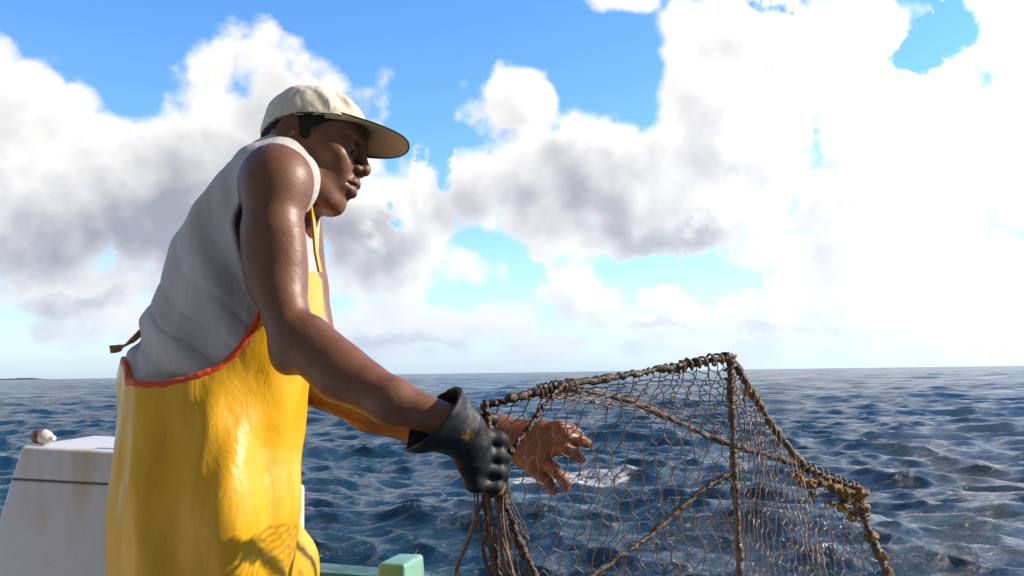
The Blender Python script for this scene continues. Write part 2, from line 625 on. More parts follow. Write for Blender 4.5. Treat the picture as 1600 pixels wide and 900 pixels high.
# ---------------------------------------------------------------- the fisherman
def skin_material():
    mt, N, b = material("dark_brown_skin")
    geo = N.n('ShaderNodeNewGeometry')
    tcn = N.n('ShaderNodeTexCoord').outputs['Object']
    big = N.noise(tcn, 16.0, 4, 0.6)
    lip = N.n('ShaderNodeAttribute', attribute_name="lip").outputs['Fac']
    palm = N.n('ShaderNodeAttribute', attribute_name="hand").outputs['Fac']
    col = N.mix(big, (0.128, 0.050, 0.025, 1), (0.205, 0.086, 0.044, 1))
    blot = N.noise(tcn, 55.0, 4, 0.65)
    col = N.mix(N.m('MULTIPLY', N.step(blot, 0.5, 0.68), 0.45), col, (0.070, 0.029, 0.018, 1))
    col = N.mix(palm, col, (0.24, 0.088, 0.045, 1))
    col = N.mix(N.m('MULTIPLY', lip, 0.75), col, (0.115, 0.043, 0.036, 1))
    N.put(b.inputs['Base Color'], col)
    b.inputs['Subsurface Weight'].default_value = 0.10
    b.inputs['Subsurface Radius'].default_value = (0.012, 0.005, 0.003)
    b.inputs['Subsurface Scale'].default_value = 0.6
    rg = N.noise(tcn, 45.0, 3, 0.6)
    N.put(b.inputs['Roughness'], N.lin(rg, 0.3, 0.7, 0.40, 0.56))
    b.inputs['Specular IOR Level'].default_value = 0.46
    pore = N.voro(tcn, 420.0)
    hh = N.m('ADD', N.m('MULTIPLY', pore, 0.35), N.noise(tcn, 90.0, 4, 0.6))
    sinew = N.noise(N.v('MULTIPLY', tcn, (0.6, 1.0, 1.0)), 34.0, 3, 0.55, dist=1.2)
    N.put(b.inputs['Normal'], N.bump(sinew, 0.10, 0.006, N.bump(hh, 0.26, 0.0016)))
    return mt


def cloth_material(name, c0, c1, dirt=(0.3, 0.27, 0.22), rough=0.85, weave=900.0, dirty=0.35, fold=22.0, depth=.008):
    mt, N, b = material(name)
    tcn = N.n('ShaderNodeTexCoord').outputs['Object']
    n1 = N.noise(tcn, 9.0, 5, 0.6)
    n2 = N.noise(tcn, 38.0, 5, 0.65)
    col = N.mix(n1, (*c0, 1), (*c1, 1))
    col = N.mix(N.m('MULTIPLY', N.step(n2, 0.5, 0.72), dirty), col, (*dirt, 1))
    N.put(b.inputs['Base Color'], col)
    b.inputs['Roughness'].default_value = rough
    b.inputs['Specular IOR Level'].default_value = 0.25
    b.inputs['Sheen Weight'].default_value = 0.15
    wv = N.noise(tcn, weave, 2, 0.5)
    fd = N.noise(N.v('MULTIPLY', tcn, (1, 1, 0.45)), fold, 4, 0.55, dist=0.6)
    hh = N.m('ADD', N.m('MULTIPLY', wv, 0.08), fd)
    N.put(b.inputs['Normal'], N.bump(hh, 0.6, depth))
    return mt


def pvc_material():
    mt, N, b = material("yellow_oilskin")
    tcn = N.n('ShaderNodeTexCoord').outputs['Object']
    n1 = N.noise(tcn, 7.0, 5, 0.6)
    col = N.mix(n1, (0.64, 0.315, 0.005, 1), (0.72, 0.40, 0.008, 1))
    smear = N.step(N.noise(N.v('MULTIPLY', tcn, (1, 1, 0.3)), 26.0, 6, 0.68), 0.55, 0.75)
    col = N.mix(N.m('MULTIPLY', smear, 0.35), col, (0.52, 0.27, 0.02, 1))
    fleck = N.step(N.noise(N.v('MULTIPLY', tcn, (1, 1, 0.5)), 110.0, 3, 0.6), 0.70, 0.76)
    col = N.mix(N.m('MULTIPLY', fleck, 0.6), col, (0.16, 0.09, 0.02, 1))
    N.put(b.inputs['Base Color'], col)
    N.put(b.inputs['Roughness'], N.lin(N.noise(tcn, 20.0, 4, 0.6), 0.3, 0.7, 0.28, 0.48))
    b.inputs['Specular IOR Level'].default_value = 0.5
    b.inputs['Subsurface Weight'].default_value = 0.06
    b.inputs['Subsurface Radius'].default_value = (0.01, 0.006, 0.001)
    fd = N.noise(N.v('MULTIPLY', tcn, (1.2, 1.2, 0.5)), 13.0, 5, 0.58, dist=0.9)
    cr = N.voro(N.v('MULTIPLY', tcn, (1, 1, 0.6)), 30.0, 1.0)
    hh = N.m('ADD', fd, N.m('MULTIPLY', cr, 0.22))
    N.put(b.inputs['Normal'], N.bump(hh, 0.45, 0.010))
    return mt


M_SKIN = skin_material()
M_SHIRT = cloth_material("grey_white_jersey", (0.43, 0.415, 0.41), (0.49, 0.475, 0.465), (0.38, 0.355, 0.32), dirty=0.4, fold=15.0, depth=.018)
M_PVC = pvc_material()
M_TRIM = cloth_material("red_orange_binding", (0.62, 0.050, 0.012), (0.70, 0.085, 0.016), (0.3, 0.03, 0.01), rough=0.55, weave=500)
M_CAP = cloth_material("cream_cotton", (0.60, 0.54, 0.42), (0.68, 0.62, 0.50), (0.46, 0.38, 0.26), dirty=0.35, fold=34.0)
M_BRIMU = cloth_material("tan_cotton_lining", (0.52, 0.40, 0.23), (0.58, 0.46, 0.28), (0.35, 0.26, 0.14), dirty=0.4)
M_PIPE = cloth_material("dark_green_piping", (0.02, 0.045, 0.02), (0.03, 0.06, 0.03), (0.01, 0.02, 0.01))
M_HAIR, _N, _b = material("short_black_hair")
_t = _N.n('ShaderNodeTexCoord').outputs['Object']
_N.put(_b.inputs['Base Color'], _N.mix(_N.noise(_t, 300.0, 3), (0.006, 0.005, 0.005, 1), (0.02, 0.016, 0.014, 1)))
_b.inputs['Roughness'].default_value = 0.8
_N.put(_b.inputs['Normal'], _N.bump(_N.voro(_t, 420.0, 1.0), 1.0, 0.006))
M_GLOVE, _N, _b = material("black_rubber_glove")
_t = _N.n('ShaderNodeTexCoord').outputs['Object']
_palm = _N.step(_N.noise(_t, 16.0, 4, 0.65), 0.58, 0.68)
_N.put(_b.inputs['Base Color'], _N.mix(_N.m('MULTIPLY', _palm, 0.8), (0.005, 0.007, 0.011, 1), (0.30, 0.17, 0.010, 1)))
_N.put(_b.inputs['Roughness'], _N.lin(_N.noise(_t, 60.0, 4), 0.3, 0.7, 0.48, 0.64))
_N.put(_b.inputs['Normal'], _N.bump(_N.noise(_t, 40.0, 4, 0.55), 0.3, 0.006))

_b.inputs['Specular IOR Level'].default_value = 0.3

# head frame: forward, left (away from the camera), up
HEAD_O = P(492, 216, 1.935)
_h = Matrix.Rotation(R(-6), 3, 'Z') @ Matrix.Rotation(R(18), 3, 'Y') @ Matrix.Rotation(R(-11), 3, 'X')
HM = np.array(_h)                       # columns: head axes in the world


def H(x, y, z):
    return HEAD_O + HM @ np.array((x, y, z), float)


HROWS = HM.T


def head_coords(V):
    return (V - HEAD_O) @ HM


# arms (photo position, depth)
SH_R, EL_R, WR_R = P(430, 292, 1.775), P(462, 535, 1.695), P(697, 657, 1.645)
SH_L, EL_L, WR_L = P(455, 310, 2.12), P(500, 600, 2.08), P(775, 672, 2.02)

# torso as level slices: photo row -> back edge, front edge, half width
T_ROWS = np.array([214, 222, 240, 260, 300, 340, 400, 450, 500, 550, 590, 650, 720, 800, 860.])
T_BACK = np.array([428, 412, 384, 360, 324, 294, 266, 247, 227, 210, 203, 203, 200, 196, 200.])
T_FRNT = np.array([452, 462, 478, 484, 484, 484, 486, 488, 488, 482, 470, 456, 446, 438, 420.])
T_HALF = np.array([.035, .065, .115, .150, .170, .175, .178, .172, .165, .160, .158, .165, .175, .175, .14])
TD = 1.95
T_Z = np.array([P(350, r, TD)[2] for r in T_ROWS])[::-1]
T_XB = np.array([P(b, r, TD - .065)[0] for b, r in zip(T_BACK, T_ROWS)])[::-1]
T_XF = np.array([P(f, r, TD)[0] for f, r in zip(T_FRNT, T_ROWS)])[::-1]
T_W = T_HALF[::-1]
TY = float(P(350, 450, TD)[1])


def smooth_interp(z, zs, vs):
    zz = np.linspace(zs[0], zs[-1], 240)
    v = np.interp(zz, zs, vs)
    k = np.hanning(15)
    k /= k.sum()
    v = np.convolve(np.pad(v, 7, mode='edge'), k, mode='valid')
    return np.interp(z, zz, v)


def torso(X, Y, Z, grow=0.0):
    xb, xf, w = (smooth_interp(Z, T_Z, a).astype(np.float32) for a in (T_XB, T_XF, T_W))
    cx, a, b = (xb + xf) / 2, (xf - xb) / 2 + grow, w + grow
    e = 2.35
    q = (np.abs((X - cx) / a) ** e + np.abs((Y - TY) / b) ** e) ** (1 / e)
    d = (q - 1) * np.minimum(a, b) * 0.9
    top, bot = T_Z[-1] + grow * 0.5, T_Z[0]
    return np.maximum(d, np.maximum(Z - top, bot - Z)).astype(np.float32)


def zrow(row, px=350, d=TD):
    return float(P(px, row, d)[2])


# right (gloved) hand: closed round the upright of the trap
def grip_fingers():
    out = []
    for j in range(4):
        y = 682 + j * 25
        x = 0 - (3 if j == 3 else 0) + (2 if j == 1 else 0)
        out.append([P(744 + x, y - 2, 1.680), P(776 + x, y + 4, 1.700), P(783 + x, y + 8, 1.737), P(768 + x, y + 10, 1.763)])
    return out


GRIP = grip_fingers()
THUMB_R = [P(716, 668, 1.705), P(742, 652, 1.740), P(768, 655, 1.760)]
# left (bare) hand: reaching past the netting, fingers spread, thumb hanging
LH_W = WR_L
LH = [  # knuckle, middle joint, end joint, tip (photo position, depth), radii
    ([P(846, 669, 2.00), P(874, 667, 1.985), P(892, 671, 2.00), P(906, 678, 2.02)], (.0130, .0118, .0108, .0094)),
    ([P(853, 684, 1.99), P(884, 682, 1.97), P(904, 686, 1.985), P(918, 693, 2.005)], (.0138, .0124, .0114, .0098)),
    ([P(854, 702, 1.985), P(882, 702, 1.965), P(900, 708, 1.98), P(908, 717, 2.00)], (.0140, .0126, .0114, .0098)),
    ([P(846, 720, 1.985), P(866, 734, 1.965), P(880, 748, 1.98), P(884, 762, 2.00)], (.0138, .0124, .0112, .0098)),
    ([P(806, 708, 2.01), P(834, 730, 1.985), P(852, 750, 1.985), P(864, 766, 1.995)], (.0180, .0155, .0130, .0108)),
]


def build_body():
    hz0, hz1 = float(H(0, 0, -0.15)[2]), float(H(0, 0, 0.11)[2])
    x0, x1 = float(P(185, 600, 1.95)[0]), float(P(940, 690, 1.98)[0])
    hx0, hx1 = float(H(-0.11, 0, 0)[0]), float(H(0.135, 0, 0)[0])
    lx0 = float(P(790, 690, 2.0)[0])
    xs = axis_fine([(x0, hx0, .005), (hx0, hx1, .0021), (hx1, lx0, .0042), (lx0, x1, .0024)])
    zb, zt = float(P(500, 800, 2.0)[2]), hz1
    zl = float(P(850, 640, 2.0)[2])
    zs = axis_fine([(zb, zl, .0028), (zl, hz0 - .02, .005), (hz0 - .02, zt, .0021)])
    yh0, yh1 = float(H(0, -0.10, 0)[1]), float(H(0, 0.10, 0)[1])
    ys = axis_fine([(1.46, yh0, .004), (yh0, yh1, .0023), (yh1, 2.22, .004)])
    S = Sculpt(xs, ys, zs)
    # trunk
    sl, X, Y, Z = S.sub((x0, 1.6, zb), (x1, 2.3, zt))
    sl2, X, Y, Z = S.sub((x0, 1.7, zrow(780)), (P(520, 400, 1.9)[0], 2.2, zrow(212)))
    S.blend(sl2, torso(X, Y, Z, -0.018), 0.0, 'add')
    # shoulders and trapezius
    nk = P(444, 262, 1.95)
    S.cap(P(436, 285, 1.80), P(446, 268, 1.93), .060, .055, .03)
    S.cap(P(452, 292, 2.10), P(446, 268, 1.96), .060, .055, .03)
    # neck
    S.cap(P(430, 300, 1.95), H(-0.018, 0, -0.055), .066, .058, .02)
    S.cap(P(468, 360, 1.95), H(0.02, 0, -0.09), .030, .040, .025)
    # arms: deltoid, biceps, triceps, elbow, forearm
    S.ell(SH_R, (.058, .056, .070), k=.03)
    S.chain([SH_R, P(427, 360, 1.755), P(435, 450, 1.735), P(455, 520, 1.705)], (.054, .049, .043, .039), .012)
    S.ell(P(449, 410, 1.745), (.031, .034, .075), k=.02)            # biceps
    S.ell(P(444, 440, 1.762), (.034, .040, .080), k=.02)
    S.ell(P(409, 395, 1.75), (.033, .036, .085), k=.02)            # triceps
    S.ell(P(452, 556, 1.70), (.032, .031, .033), k=.025)                      # elbow
    S.chain([P(466, 532, 1.695), P(530, 585, 1.675), P(610, 626, 1.65), WR_R], (.041, .043, .037, .027), .015)
    S.cap(P(488, 520, 1.69), P(572, 594, 1.665), .028, .028, .02)          # brachioradialis
    S.ell(SH_L, (.064, .060, .072), k=.03)
    S.chain([SH_L, P(470, 450, 2.13), EL_L], (.058, .054, .046), .015)
    S.chain([EL_L, P(580, 636, 2.07), P(665, 664, 2.045), WR_L], (.045, .048, .043, .032), .02)
    # right hand inside the glove
    S.cap(WR_R, P(740, 690, 1.675), .026, .026, .01)
    # left hand
    kn = [f[0][0] for f in LH]
    for i in range(4):
        S.cap(WR_L, kn[i], .0245, .0165, .014)
    for i in range(3):
        S.cap(kn[i], kn[i + 1], .0150, .0150, .008)
    S.cap(P(800, 690, 2.005), P(845, 695, 1.995), .021, .016, .012)
    S.cap(P(790, 682, 2.015), kn[4], .021, .0165, .012)
    for pts, rs in LH:
        S.chain(pts, rs, .004)
        for jn, rj in zip(pts[1:3], rs[1:3]):
            S.ell(jn, (rj * 1.09,) * 3, k=.003)
    # head
    A = HROWS
    S.ell(H(-.002, 0, .006), (.091, .0735, .078), A, .01)
    S.ell(H(-.035, 0, -.010), (.056, .066, .062), A, .02)
    S.ell(H(.046, 0, -.058), (.049, .053, .072), A, .02)
    S.ell(H(.055, 0, .022), (.036, .058, .038), A, .02)                      # forehead
    S.ell(H(.089, 0, -.074), (.0225, .029, .030), A, .016)
    S.ell(H(.086, 0, -.114), (.017, .021, .0175), A, .016)
    for s in (-1, 1):
        S.cap(H(-.002, s * .054, -.058), H(.070, s * .020, -.114), .017, .0165, .024)
        S.ell(H(.063, s * .042, -.031), (.022, .020, .017), A, .02)          # cheek bone
        S.ell(H(.076, s * .025, -.045), (.019, .019, .022), A, .015)
        S.cap(H(.0885, s * .010, .0135), H(.068, s * .047, .010), .0110, .0100, .012)   # brow
    S.ell(H(.040, 0, -.098), (.046, .036, .030), A, .02)
    S.ell(H(.012, 0, -.088), (.040, .040, .030), A, .03)
    for s in (-1, 1):
        S.ell(H(.098, s * .033, -.010), (.017, .019, .0125), A, .010, 'cut')
    # nose
    S.chain([H(.088, 0, .004), H(.099, 0, -.012), H(.1115, 0, -.030)], (.0085, .0085, .0115), .008)
    S.ell(H(.1125, 0, -.0345), (.0118, .0122, .0105), A, .006)
    for s in (-1, 1):
        S.ell(H(.1005, s * .0155, -.0385), (.0115, .0082, .0085), A, .005)
        S.ell(H(.1055, s * .0085, -.0475), (.0058, .0042, .0048), A, .003, 'cut')
    S.cap(H(.1035, 0, -.047), H(.105, 0, -.058), .006, .006, .006)
    # mouth
    for s in (-1, 1):
        S.chain([H(.1075, 0, -.0635), H(.1050, s * .012, -.0645), H(.0945, s * .0245, -.0715)], (.0078, .0078, .0038), .004)
        S.chain([H(.1060, 0, -.0810), H(.1035, s * .011, -.0805), H(.0940, s * .022, -.0740)], (.0088, .0082, .0036), .004)
        S.chain2 = None
    for s in (-1, 1):
        for a_, b_ in (((.1185, 0, -.0720), (.1110, s * .013, -.0722)), ((.1110, s * .013, -.0722), (.0985, s * .0265, -.0730))):
            S.cap(H(*a_), H(*b_), .0026, .0022, .003, 'cut')
    S.ell(H(.1075, 0, -.0965), (.007, .017, .0055), A, .007, 'cut')          # hollow under the lip
    # lids, almost closed: he looks down
    for s in (-1, 1):
        S.ell(H(.0775, s * .0325, -.0095), (.0142, .0150, .0135), A, .003)
        S.cap(H(.0935, s * .0225, -.0165), H(.0845, s * .0445, -.0145), .0017, .0017, .0015, 'cut')
        S.cap(H(.0935, s * .0225, -.0030), H(.0850, s * .0445, -.0020), .0013, .0013, .002, 'cut')
    # ears
    for s in (-1, 1):
        e0 = H(-.026, s * .0745, -.020)
        ea = Matrix.Rotation(R(14), 3, 'Y') @ Matrix.Rotation(R(-24 * s), 3, 'Z')
        EA = (HM @ np.array(ea)).T
        S.ell(e0, (.0185, .0075, .0315), EA, .006)
        S.ell(e0 + HM @ np.array((.002, s * .0080, .004)), (.0115, .0055, .0200), EA, .004, 'cut')
        S.ell(e0 + HM @ np.array((.012, s * .0030, -.006)), (.005, .005, .007), A, .004)   # tragus
        S.ell(e0 + HM @ np.array((.003, s * .0005, -.027)), (.0085, .006, .0075), A, .005) # lobe
    V, Q = S.surface(2)
    o = mesh_obj("person", V, Q, M_SKIN,
                 label="fisherman in a cream cap, sleeveless shirt and yellow oilskin bib overalls reaching for the trap",
                 cat="person")
    hc = head_coords(V)
    mouth = np.exp(-(((hc[:, 2] + .0725) / .0135) ** 2) ** 2) * np.exp(-((hc[:, 1] / .024) ** 2) ** 2) * (hc[:, 0] > .093)
    set_attr(o, "lip", mouth)
    lx = P(770, 690, 2.0)[0]
    t = np.clip((V[:, 0] - lx) / .05, 0, 1) * (V[:, 1] > 1.9)
    set_attr(o, "hand", t)
    return o


person = build_body()


def grid_obj(S, name, mat, parent, smooth=2, **kw):
    V, Q = S.surface(smooth)
    return mesh_obj(name, V, Q, mat, parent, **kw)


# hair: close-cropped, below the cap
def build_hair():
    S = Sculpt(*[axis(c - .13, c + .13, .0026) for c in HEAD_O])
    A = HROWS
    S.ell(H(-.002, 0, .006), (.0945, .0765, .0815), A, .01)
    S.ell(H(-.035, 0, -.010), (.060, .0695, .0655), A, .02)
    X, Y, Z = (a.astype(float) for a in np.meshgrid(*S.ax, indexing='ij'))
    hx = (X - HEAD_O[0]) * HM[0, 0] + (Y - HEAD_O[1]) * HM[1, 0] + (Z - HEAD_O[2]) * HM[2, 0]
    hz = (X - HEAD_O[0]) * HM[0, 2] + (Y - HEAD_O[1]) * HM[1, 2] + (Z - HEAD_O[2]) * HM[2, 2]
    line = np.interp(hx, [-.10, -.055, -.040, -.022, -.010, .002, .014, .022, .032, .048, .07], [-.066, -.062, -.030, .008, -.010, -.034, -.026, -.004, .010, .024, .036])
    line = line + 0.0030 * wob(X, Y, Z, 5, .010)
    S.F = np.maximum(S.F, np.maximum((line - hz), hz - .046)).astype(np.float32) + (0.0007 * wob(X, Y, Z, 6, .006)).astype(np.float32)
    return grid_obj(S, "hair", M_HAIR, person, 1)


build_hair()


# eyes: only a slit shows between the lids
def build_eyes():
    mt, N, b = material("eye_white")
    b.inputs['Base Color'].default_value = (0.20, 0.17, 0.15, 1)
    b.inputs['Roughness'].default_value = 0.15
    mi, N2, b2 = material("dark_iris")
    b2.inputs['Base Color'].default_value = (0.012, 0.006, 0.004, 1)
    b2.inputs['Roughness'].default_value = 0.1
    for s in (-1, 1):
        bm = bmesh.new()
        bmesh.ops.create_uvsphere(bm, u_segments=24, v_segments=16, radius=0.0134)
        c = H(.0778, s * .0325, -.0098)
        M = Matrix.Translation(Vector(c)) @ Matrix(HM.tolist()).to_4x4() @ Matrix.Rotation(R(90 + 32), 4, 'Y')
        for f in bm.faces:
            f.material_index = 1 if f.calc_center_median().z > 0.0118 else 0
            f.smooth = True
        bmesh.ops.transform(bm, matrix=M, verts=bm.verts)
        me = bpy.data.meshes.new("eye")
        bm.to_mesh(me)
        bm.free()
        me.materials.append(mt)
        me.materials.append(mi)
        o = bpy.data.objects.new("eye", me)
        COL.objects.link(o)
        o.parent = person


build_eyes()


# cap
def build_cap():
    h = .0024
    S = Sculpt(axis(HEAD_O[0] - .13, HEAD_O[0] + .14, h), axis(HEAD_O[1] - .12, HEAD_O[1] + .12, h), axis(HEAD_O[2] - .06, HEAD_O[2] + .13, h))
    X, Y, Z = (a.astype(float) for a in np.meshgrid(*S.ax, indexing='ij'))
    D = [X - HEAD_O[0], Y - HEAD_O[1], Z - HEAD_O[2]]
    hx, hy, hz = (D[0] * HM[0, i] + D[1] * HM[1, i] + D[2] * HM[2, i] for i in range(3))
    # crown: a soft dome, fuller in front, a little squashed
    cx, cz = -.003, .010
    rx, ry, rz = .0995, .0835, .0835
    e = 2.25
    q = (np.abs((hx - cx) / rx) ** e + np.abs(hy / ry) ** e + np.abs(np.maximum(hz - cz, -.05) / rz) ** e) ** (1 / e)
    d = (q - 1) * .085
    th = np.arctan2(hy, hx - cx)
    seam = np.abs(np.sin(3 * th)) * np.hypot(hx - cx, hy)
    d = d + .0010 * np.exp(-(seam / .004) ** 2)                               # six panel seams
    # the crumple on the near front of the crown
    cr = np.exp(-(((hx - .035) / .038) ** 2 + ((hz - .070) / .03) ** 2))
    d = d + .0034 * cr * np.sin((hx * 0.72 + hz * 0.9) * 150 + 1.2)
    d = d + .0014 * wob(X, Y, Z, 9, .075) + .0003 * wob(X, Y, Z, 10, .022)
    edge = np.interp(hx, [-.105, -.088, -.057, -.02, .021, .07, .1], [-.044, -.038, -.012, .006, .020, .036, .040])
    shell = np.maximum(np.maximum(d, -(d + .0048)), edge - hz)
    S.F = shell.astype(np.float32)
    cap = empty("cap", H(0, 0, .02))
    cap.parent = person
    grid_obj(S, "crown", M_CAP, cap, 1)
    # sweat band hem: a slightly proud strip along the rim
    S.F = np.maximum(np.maximum(d - .0016, -(d + .0010)), np.maximum(edge - .001 - hz, hz - edge - .0045)).astype(np.float32)
    grid_obj(S, "rim_piping", M_PIPE, cap, 4)
    # button
    bm = bmesh.new()
    bmesh.ops.create_uvsphere(bm, u_segments=12, v_segments=8, radius=.007)
    bmesh.ops.scale(bm, vec=(1, 1, .55), verts=bm.verts)
    vs = [H(cx + v.co.x, v.co.y, cz + rz + v.co.z + .0) for v in bm.verts]
    mesh_obj("button", vs, [[v.index for v in f.verts] for f in bm.faces], M_CAP, cap)
    bm.free()

    # brim
    def brim_pt(u, v, lift):
        # u -1..1 round the front of the crown, v 0..1 from the crown outwards
        a = u * R(72)
        bx, by = .086 * math.cos(a) + .004, .080 * math.sin(a)
        L = .086 * (1 - abs(u) ** 3.0)
        x = bx + L * v
        y = by * (1 - .10 * v)
        z = .045 - 3.6 * y * y - .22 * y * v + .0 * L * v - .9 * (L * v) ** 2 - .006 * abs(u) ** 3
        return H(x, y, z + lift)
    n, m = 48, 14
    top = [brim_pt(-1 + 2 * i / n, j / m, .0014) for i in range(n + 1) for j in range(m + 1)]
    bot = [brim_pt(-1 + 2 * i / n, j / m, -.0014) for i in range(n + 1) for j in range(m + 1)]
    fs = [(i * (m + 1) + j, (i + 1) * (m + 1) + j, (i + 1) * (m + 1) + j + 1, i * (m + 1) + j + 1) for i in range(n) for j in range(m)]
    off = len(top)
    fb = [tuple(off + q for q in reversed(f)) for f in fs]
    brim = mesh_obj("brim", top, [tuple(reversed(f)) for f in fs], M_CAP, cap)
    # joined underside and edge in one mesh, lining in its own material
    me = brim.data
    me.clear_geometry()
    ed = []
    for i in range(n):
        a_, b_ = i * (m + 1) + m, (i + 1) * (m + 1) + m
        ed.append((a_, off + a_, off + b_, b_))
    me.from_pydata([tuple(v) for v in top + bot], [], [tuple(reversed(f)) for f in fs] + [tuple(reversed(f)) for f in fb] + ed)
    me.materials.clear()
    me.materials.append(M_CAP)
    me.materials.append(M_BRIMU)
    me.polygons.foreach_set("material_index", [0] * len(fs) + [1] * len(fs) + [0] * len(ed))
    me.polygons.foreach_set("use_smooth", [True] * len(me.polygons))
    me.update()
    tube([brim_pt(-1 + 2 * i / n, 1.0, 0) for i in range(n + 1)], .0016, "brim_piping", M_PIPE, cap)


def tube_geo(pts, rad, sides=8, lump=0.0, seed=0, close=True):
    pts = [Vector(p) for p in pts]
    rng = random.Random(seed)
    vs, fs = [], []
    n = len(pts)
    up = Vector((0.13, 0.2, 1)).normalized()
    ref = None
    for i, p in enumerate(pts):
        t = (pts[min(i + 1, n - 1)] - pts[max(i - 1, 0)]).normalized()
        if ref is None:
            ref = t.cross(up if abs(t.dot(up)) < .9 else Vector((1, 0, 0))).normalized()
        ref = (ref - t * ref.dot(t)).normalized()
        bi = t.cross(ref)
        r = rad(i / max(n - 1, 1)) if callable(rad) else rad
        for k in range(sides):
            a = 2 * math.pi * k / sides
            rr = r * (1 + lump * rng.uniform(-1, 1))
            vs.append(p + (ref * math.cos(a) + bi * math.sin(a)) * rr)
        if i:
            for k in range(sides):
                a0, a1 = (i - 1) * sides + k, (i - 1) * sides + (k + 1) % sides
                fs.append((a0, a1, a1 + sides, a0 + sides))
    if close:
        fs.append(tuple(range(sides - 1, -1, -1)))
        fs.append(tuple(range((n - 1) * sides, n * sides)))
    return vs, fs


def tube(pts, rad, name, mat, parent=None, sides=8, lump=0.0, seed=0, **kw):
    vs, fs = tube_geo(pts, rad, sides, lump, seed)
    return mesh_obj(name, [tuple(v) for v in vs], fs, mat, parent, **kw)


def spline(pts, n):
    """n points on a smooth curve through pts"""
    pts = np.array([np.asarray(p, float) for p in pts])
    pp = np.vstack([2 * pts[0] - pts[1], pts, 2 * pts[-1] - pts[-2]])
    out = []
    m = len(pts) - 1
    for i in range(n):
        s = i / (n - 1) * m
        k = min(int(s), m - 1)
        t = s - k
        a, b, c, d_ = pp[k], pp[k + 1], pp[k + 2], pp[k + 3]
        out.append(.5 * (2 * b + (c - a) * t + (2 * a - 5 * b + 4 * c - d_) * t * t + (3 * b - a - 3 * c + d_) * t ** 3))
    return out


build_cap()


# ---------------------------------------------------------------- clothes
def edge_z(X):
    """height of the overalls' top edge along the body (photo rows turned into metres)"""
    pxs = np.array([170, 193, 207, 250, 300, 345, 375, 400, 418, 440, 470, 520.])
    row = np.array([556, 564, 592, 598, 590, 573, 545, 505, 470, 430, 412, 408.])
    xs = np.array([P(a, r, 1.80)[0] for a, r in zip(pxs, row)])
    zs = np.array([P(a, r, 1.80)[2] for a, r in zip(pxs, row)])
    return smooth_interp(X, xs, zs)


DECK_Z = CAM_H - 1.10


def build_shirt():
    h = .0042
    S = Sculpt(axis(-.84, -.33, h), axis(1.70, 2.20, h), axis(zrow(660), zrow(205), h))
    X, Y, Z = (a.astype(float) for a in np.meshgrid(*S.ax, indexing='ij'))
    d = torso(X, Y, Z, .006)
    # shoulder straps follow the trapezius
    T = Sculpt(*S.ax)
    T.F = d.copy()
    T.cap(P(436, 285, 1.80), P(446, 268, 1.93), .068, .063, .03)
    T.cap(P(452, 292, 2.10), P(446, 268, 1.96), .068, .063, .03)
    d = T.F.astype(float)
    # folds: hanging diagonally from the shoulder to the waist at the front
    low = np.clip((zrow(330) - Z) / .25, 0, 1)
    d = d + low * (.0070 * np.sin((X * 0.80 + (Z - 1.5) * .42 + .3 * (Y - TY)) * 75 + 1.5 * wob(X, Y, Z, 2, .22))) + .0040 * wob(X * 1.2, Y, Z * .7, 3, .10)
    cre = np.abs(np.sin((X * .62 + (Z - 1.5) * .55 + .25 * (Y - TY)) * 62 + 1.1 * wob(X, Y, Z, 12, .25)))
    d = d + low * .0050 * np.exp(-(cre / .22) ** 2)
    d = d - .010 * low * np.exp(-((X - P(300, 480, 1.8)[0]) / .09) ** 2) * 0.6
    sh = np.maximum(d, -(d + .011))
    # arm holes: long, dropping from the shoulder tip to the ribs
    for s, y0 in ((-1, SH_R[1]), (1, SH_L[1])):
        k = .0 if s < 0 else .02
        a0, a1, a2 = P(436, 268, 1.80), P(424, 350, 1.8), P(436, 440, 1.8)
        hole = np.full(X.shape, 9.0)
        for (p0, p1, r0, r1) in ((a0, a1, .040, .058), (a1, a2, .058, .047)):
            ab = np.array((p1[0] - p0[0], p1[2] - p0[2]))
            t = np.clip(((X - k - p0[0]) * ab[0] + (Z - p0[2]) * ab[1]) / (ab @ ab), 0, 1)
            hole = np.minimum(hole, np.hypot(X - k - p0[0] - t * ab[0], Z - p0[2] - t * ab[1]) - (r0 + (r1 - r0) * t))
        lim = (Y - (TY - .100)) if s < 0 else ((TY + .100) - Y)
        hole = np.maximum(hole, lim)
        sh = np.maximum(sh, -hole)
        # turned hem round the hole
        sh = np.minimum(sh, np.maximum(np.maximum(d - .0022, -(d + .009)), np.maximum(-hole, hole - .011)))
    # neck opening, lower in front
    nk = np.hypot((X - P(458, 240, TD)[0]), (Y - TY) * 1.0) - .070
    nk = np.maximum(nk, zrow(330) - Z)
    sh = np.maximum(sh, -nk)
    # tucked into the overalls
    sh = np.maximum(sh, edge_z(X) - .03 - Z)
    S.F = sh.astype(np.float32)
    return grid_obj(S, "shirt", M_SHIRT, person, 4, label="sleeveless light grey shirt tucked into the overalls")


build_shirt()

# legs (the near leg straight, the far knee bent forward)
LEGS = [
    ([P(330, 800, 1.86), P(322, 960, 1.87), P(318, 1180, 1.90), P(300, 1395, 1.93)], (.150, .128, .100, .082)),
    ([P(345, 800, 2.06), P(408, 905, 2.10), P(445, 1010, 2.14), P(420, 1330, 2.16)], (.120, .104, .094, .080)),
]
for L_, _r in LEGS:
    L_[-1][2] = DECK_Z + .24


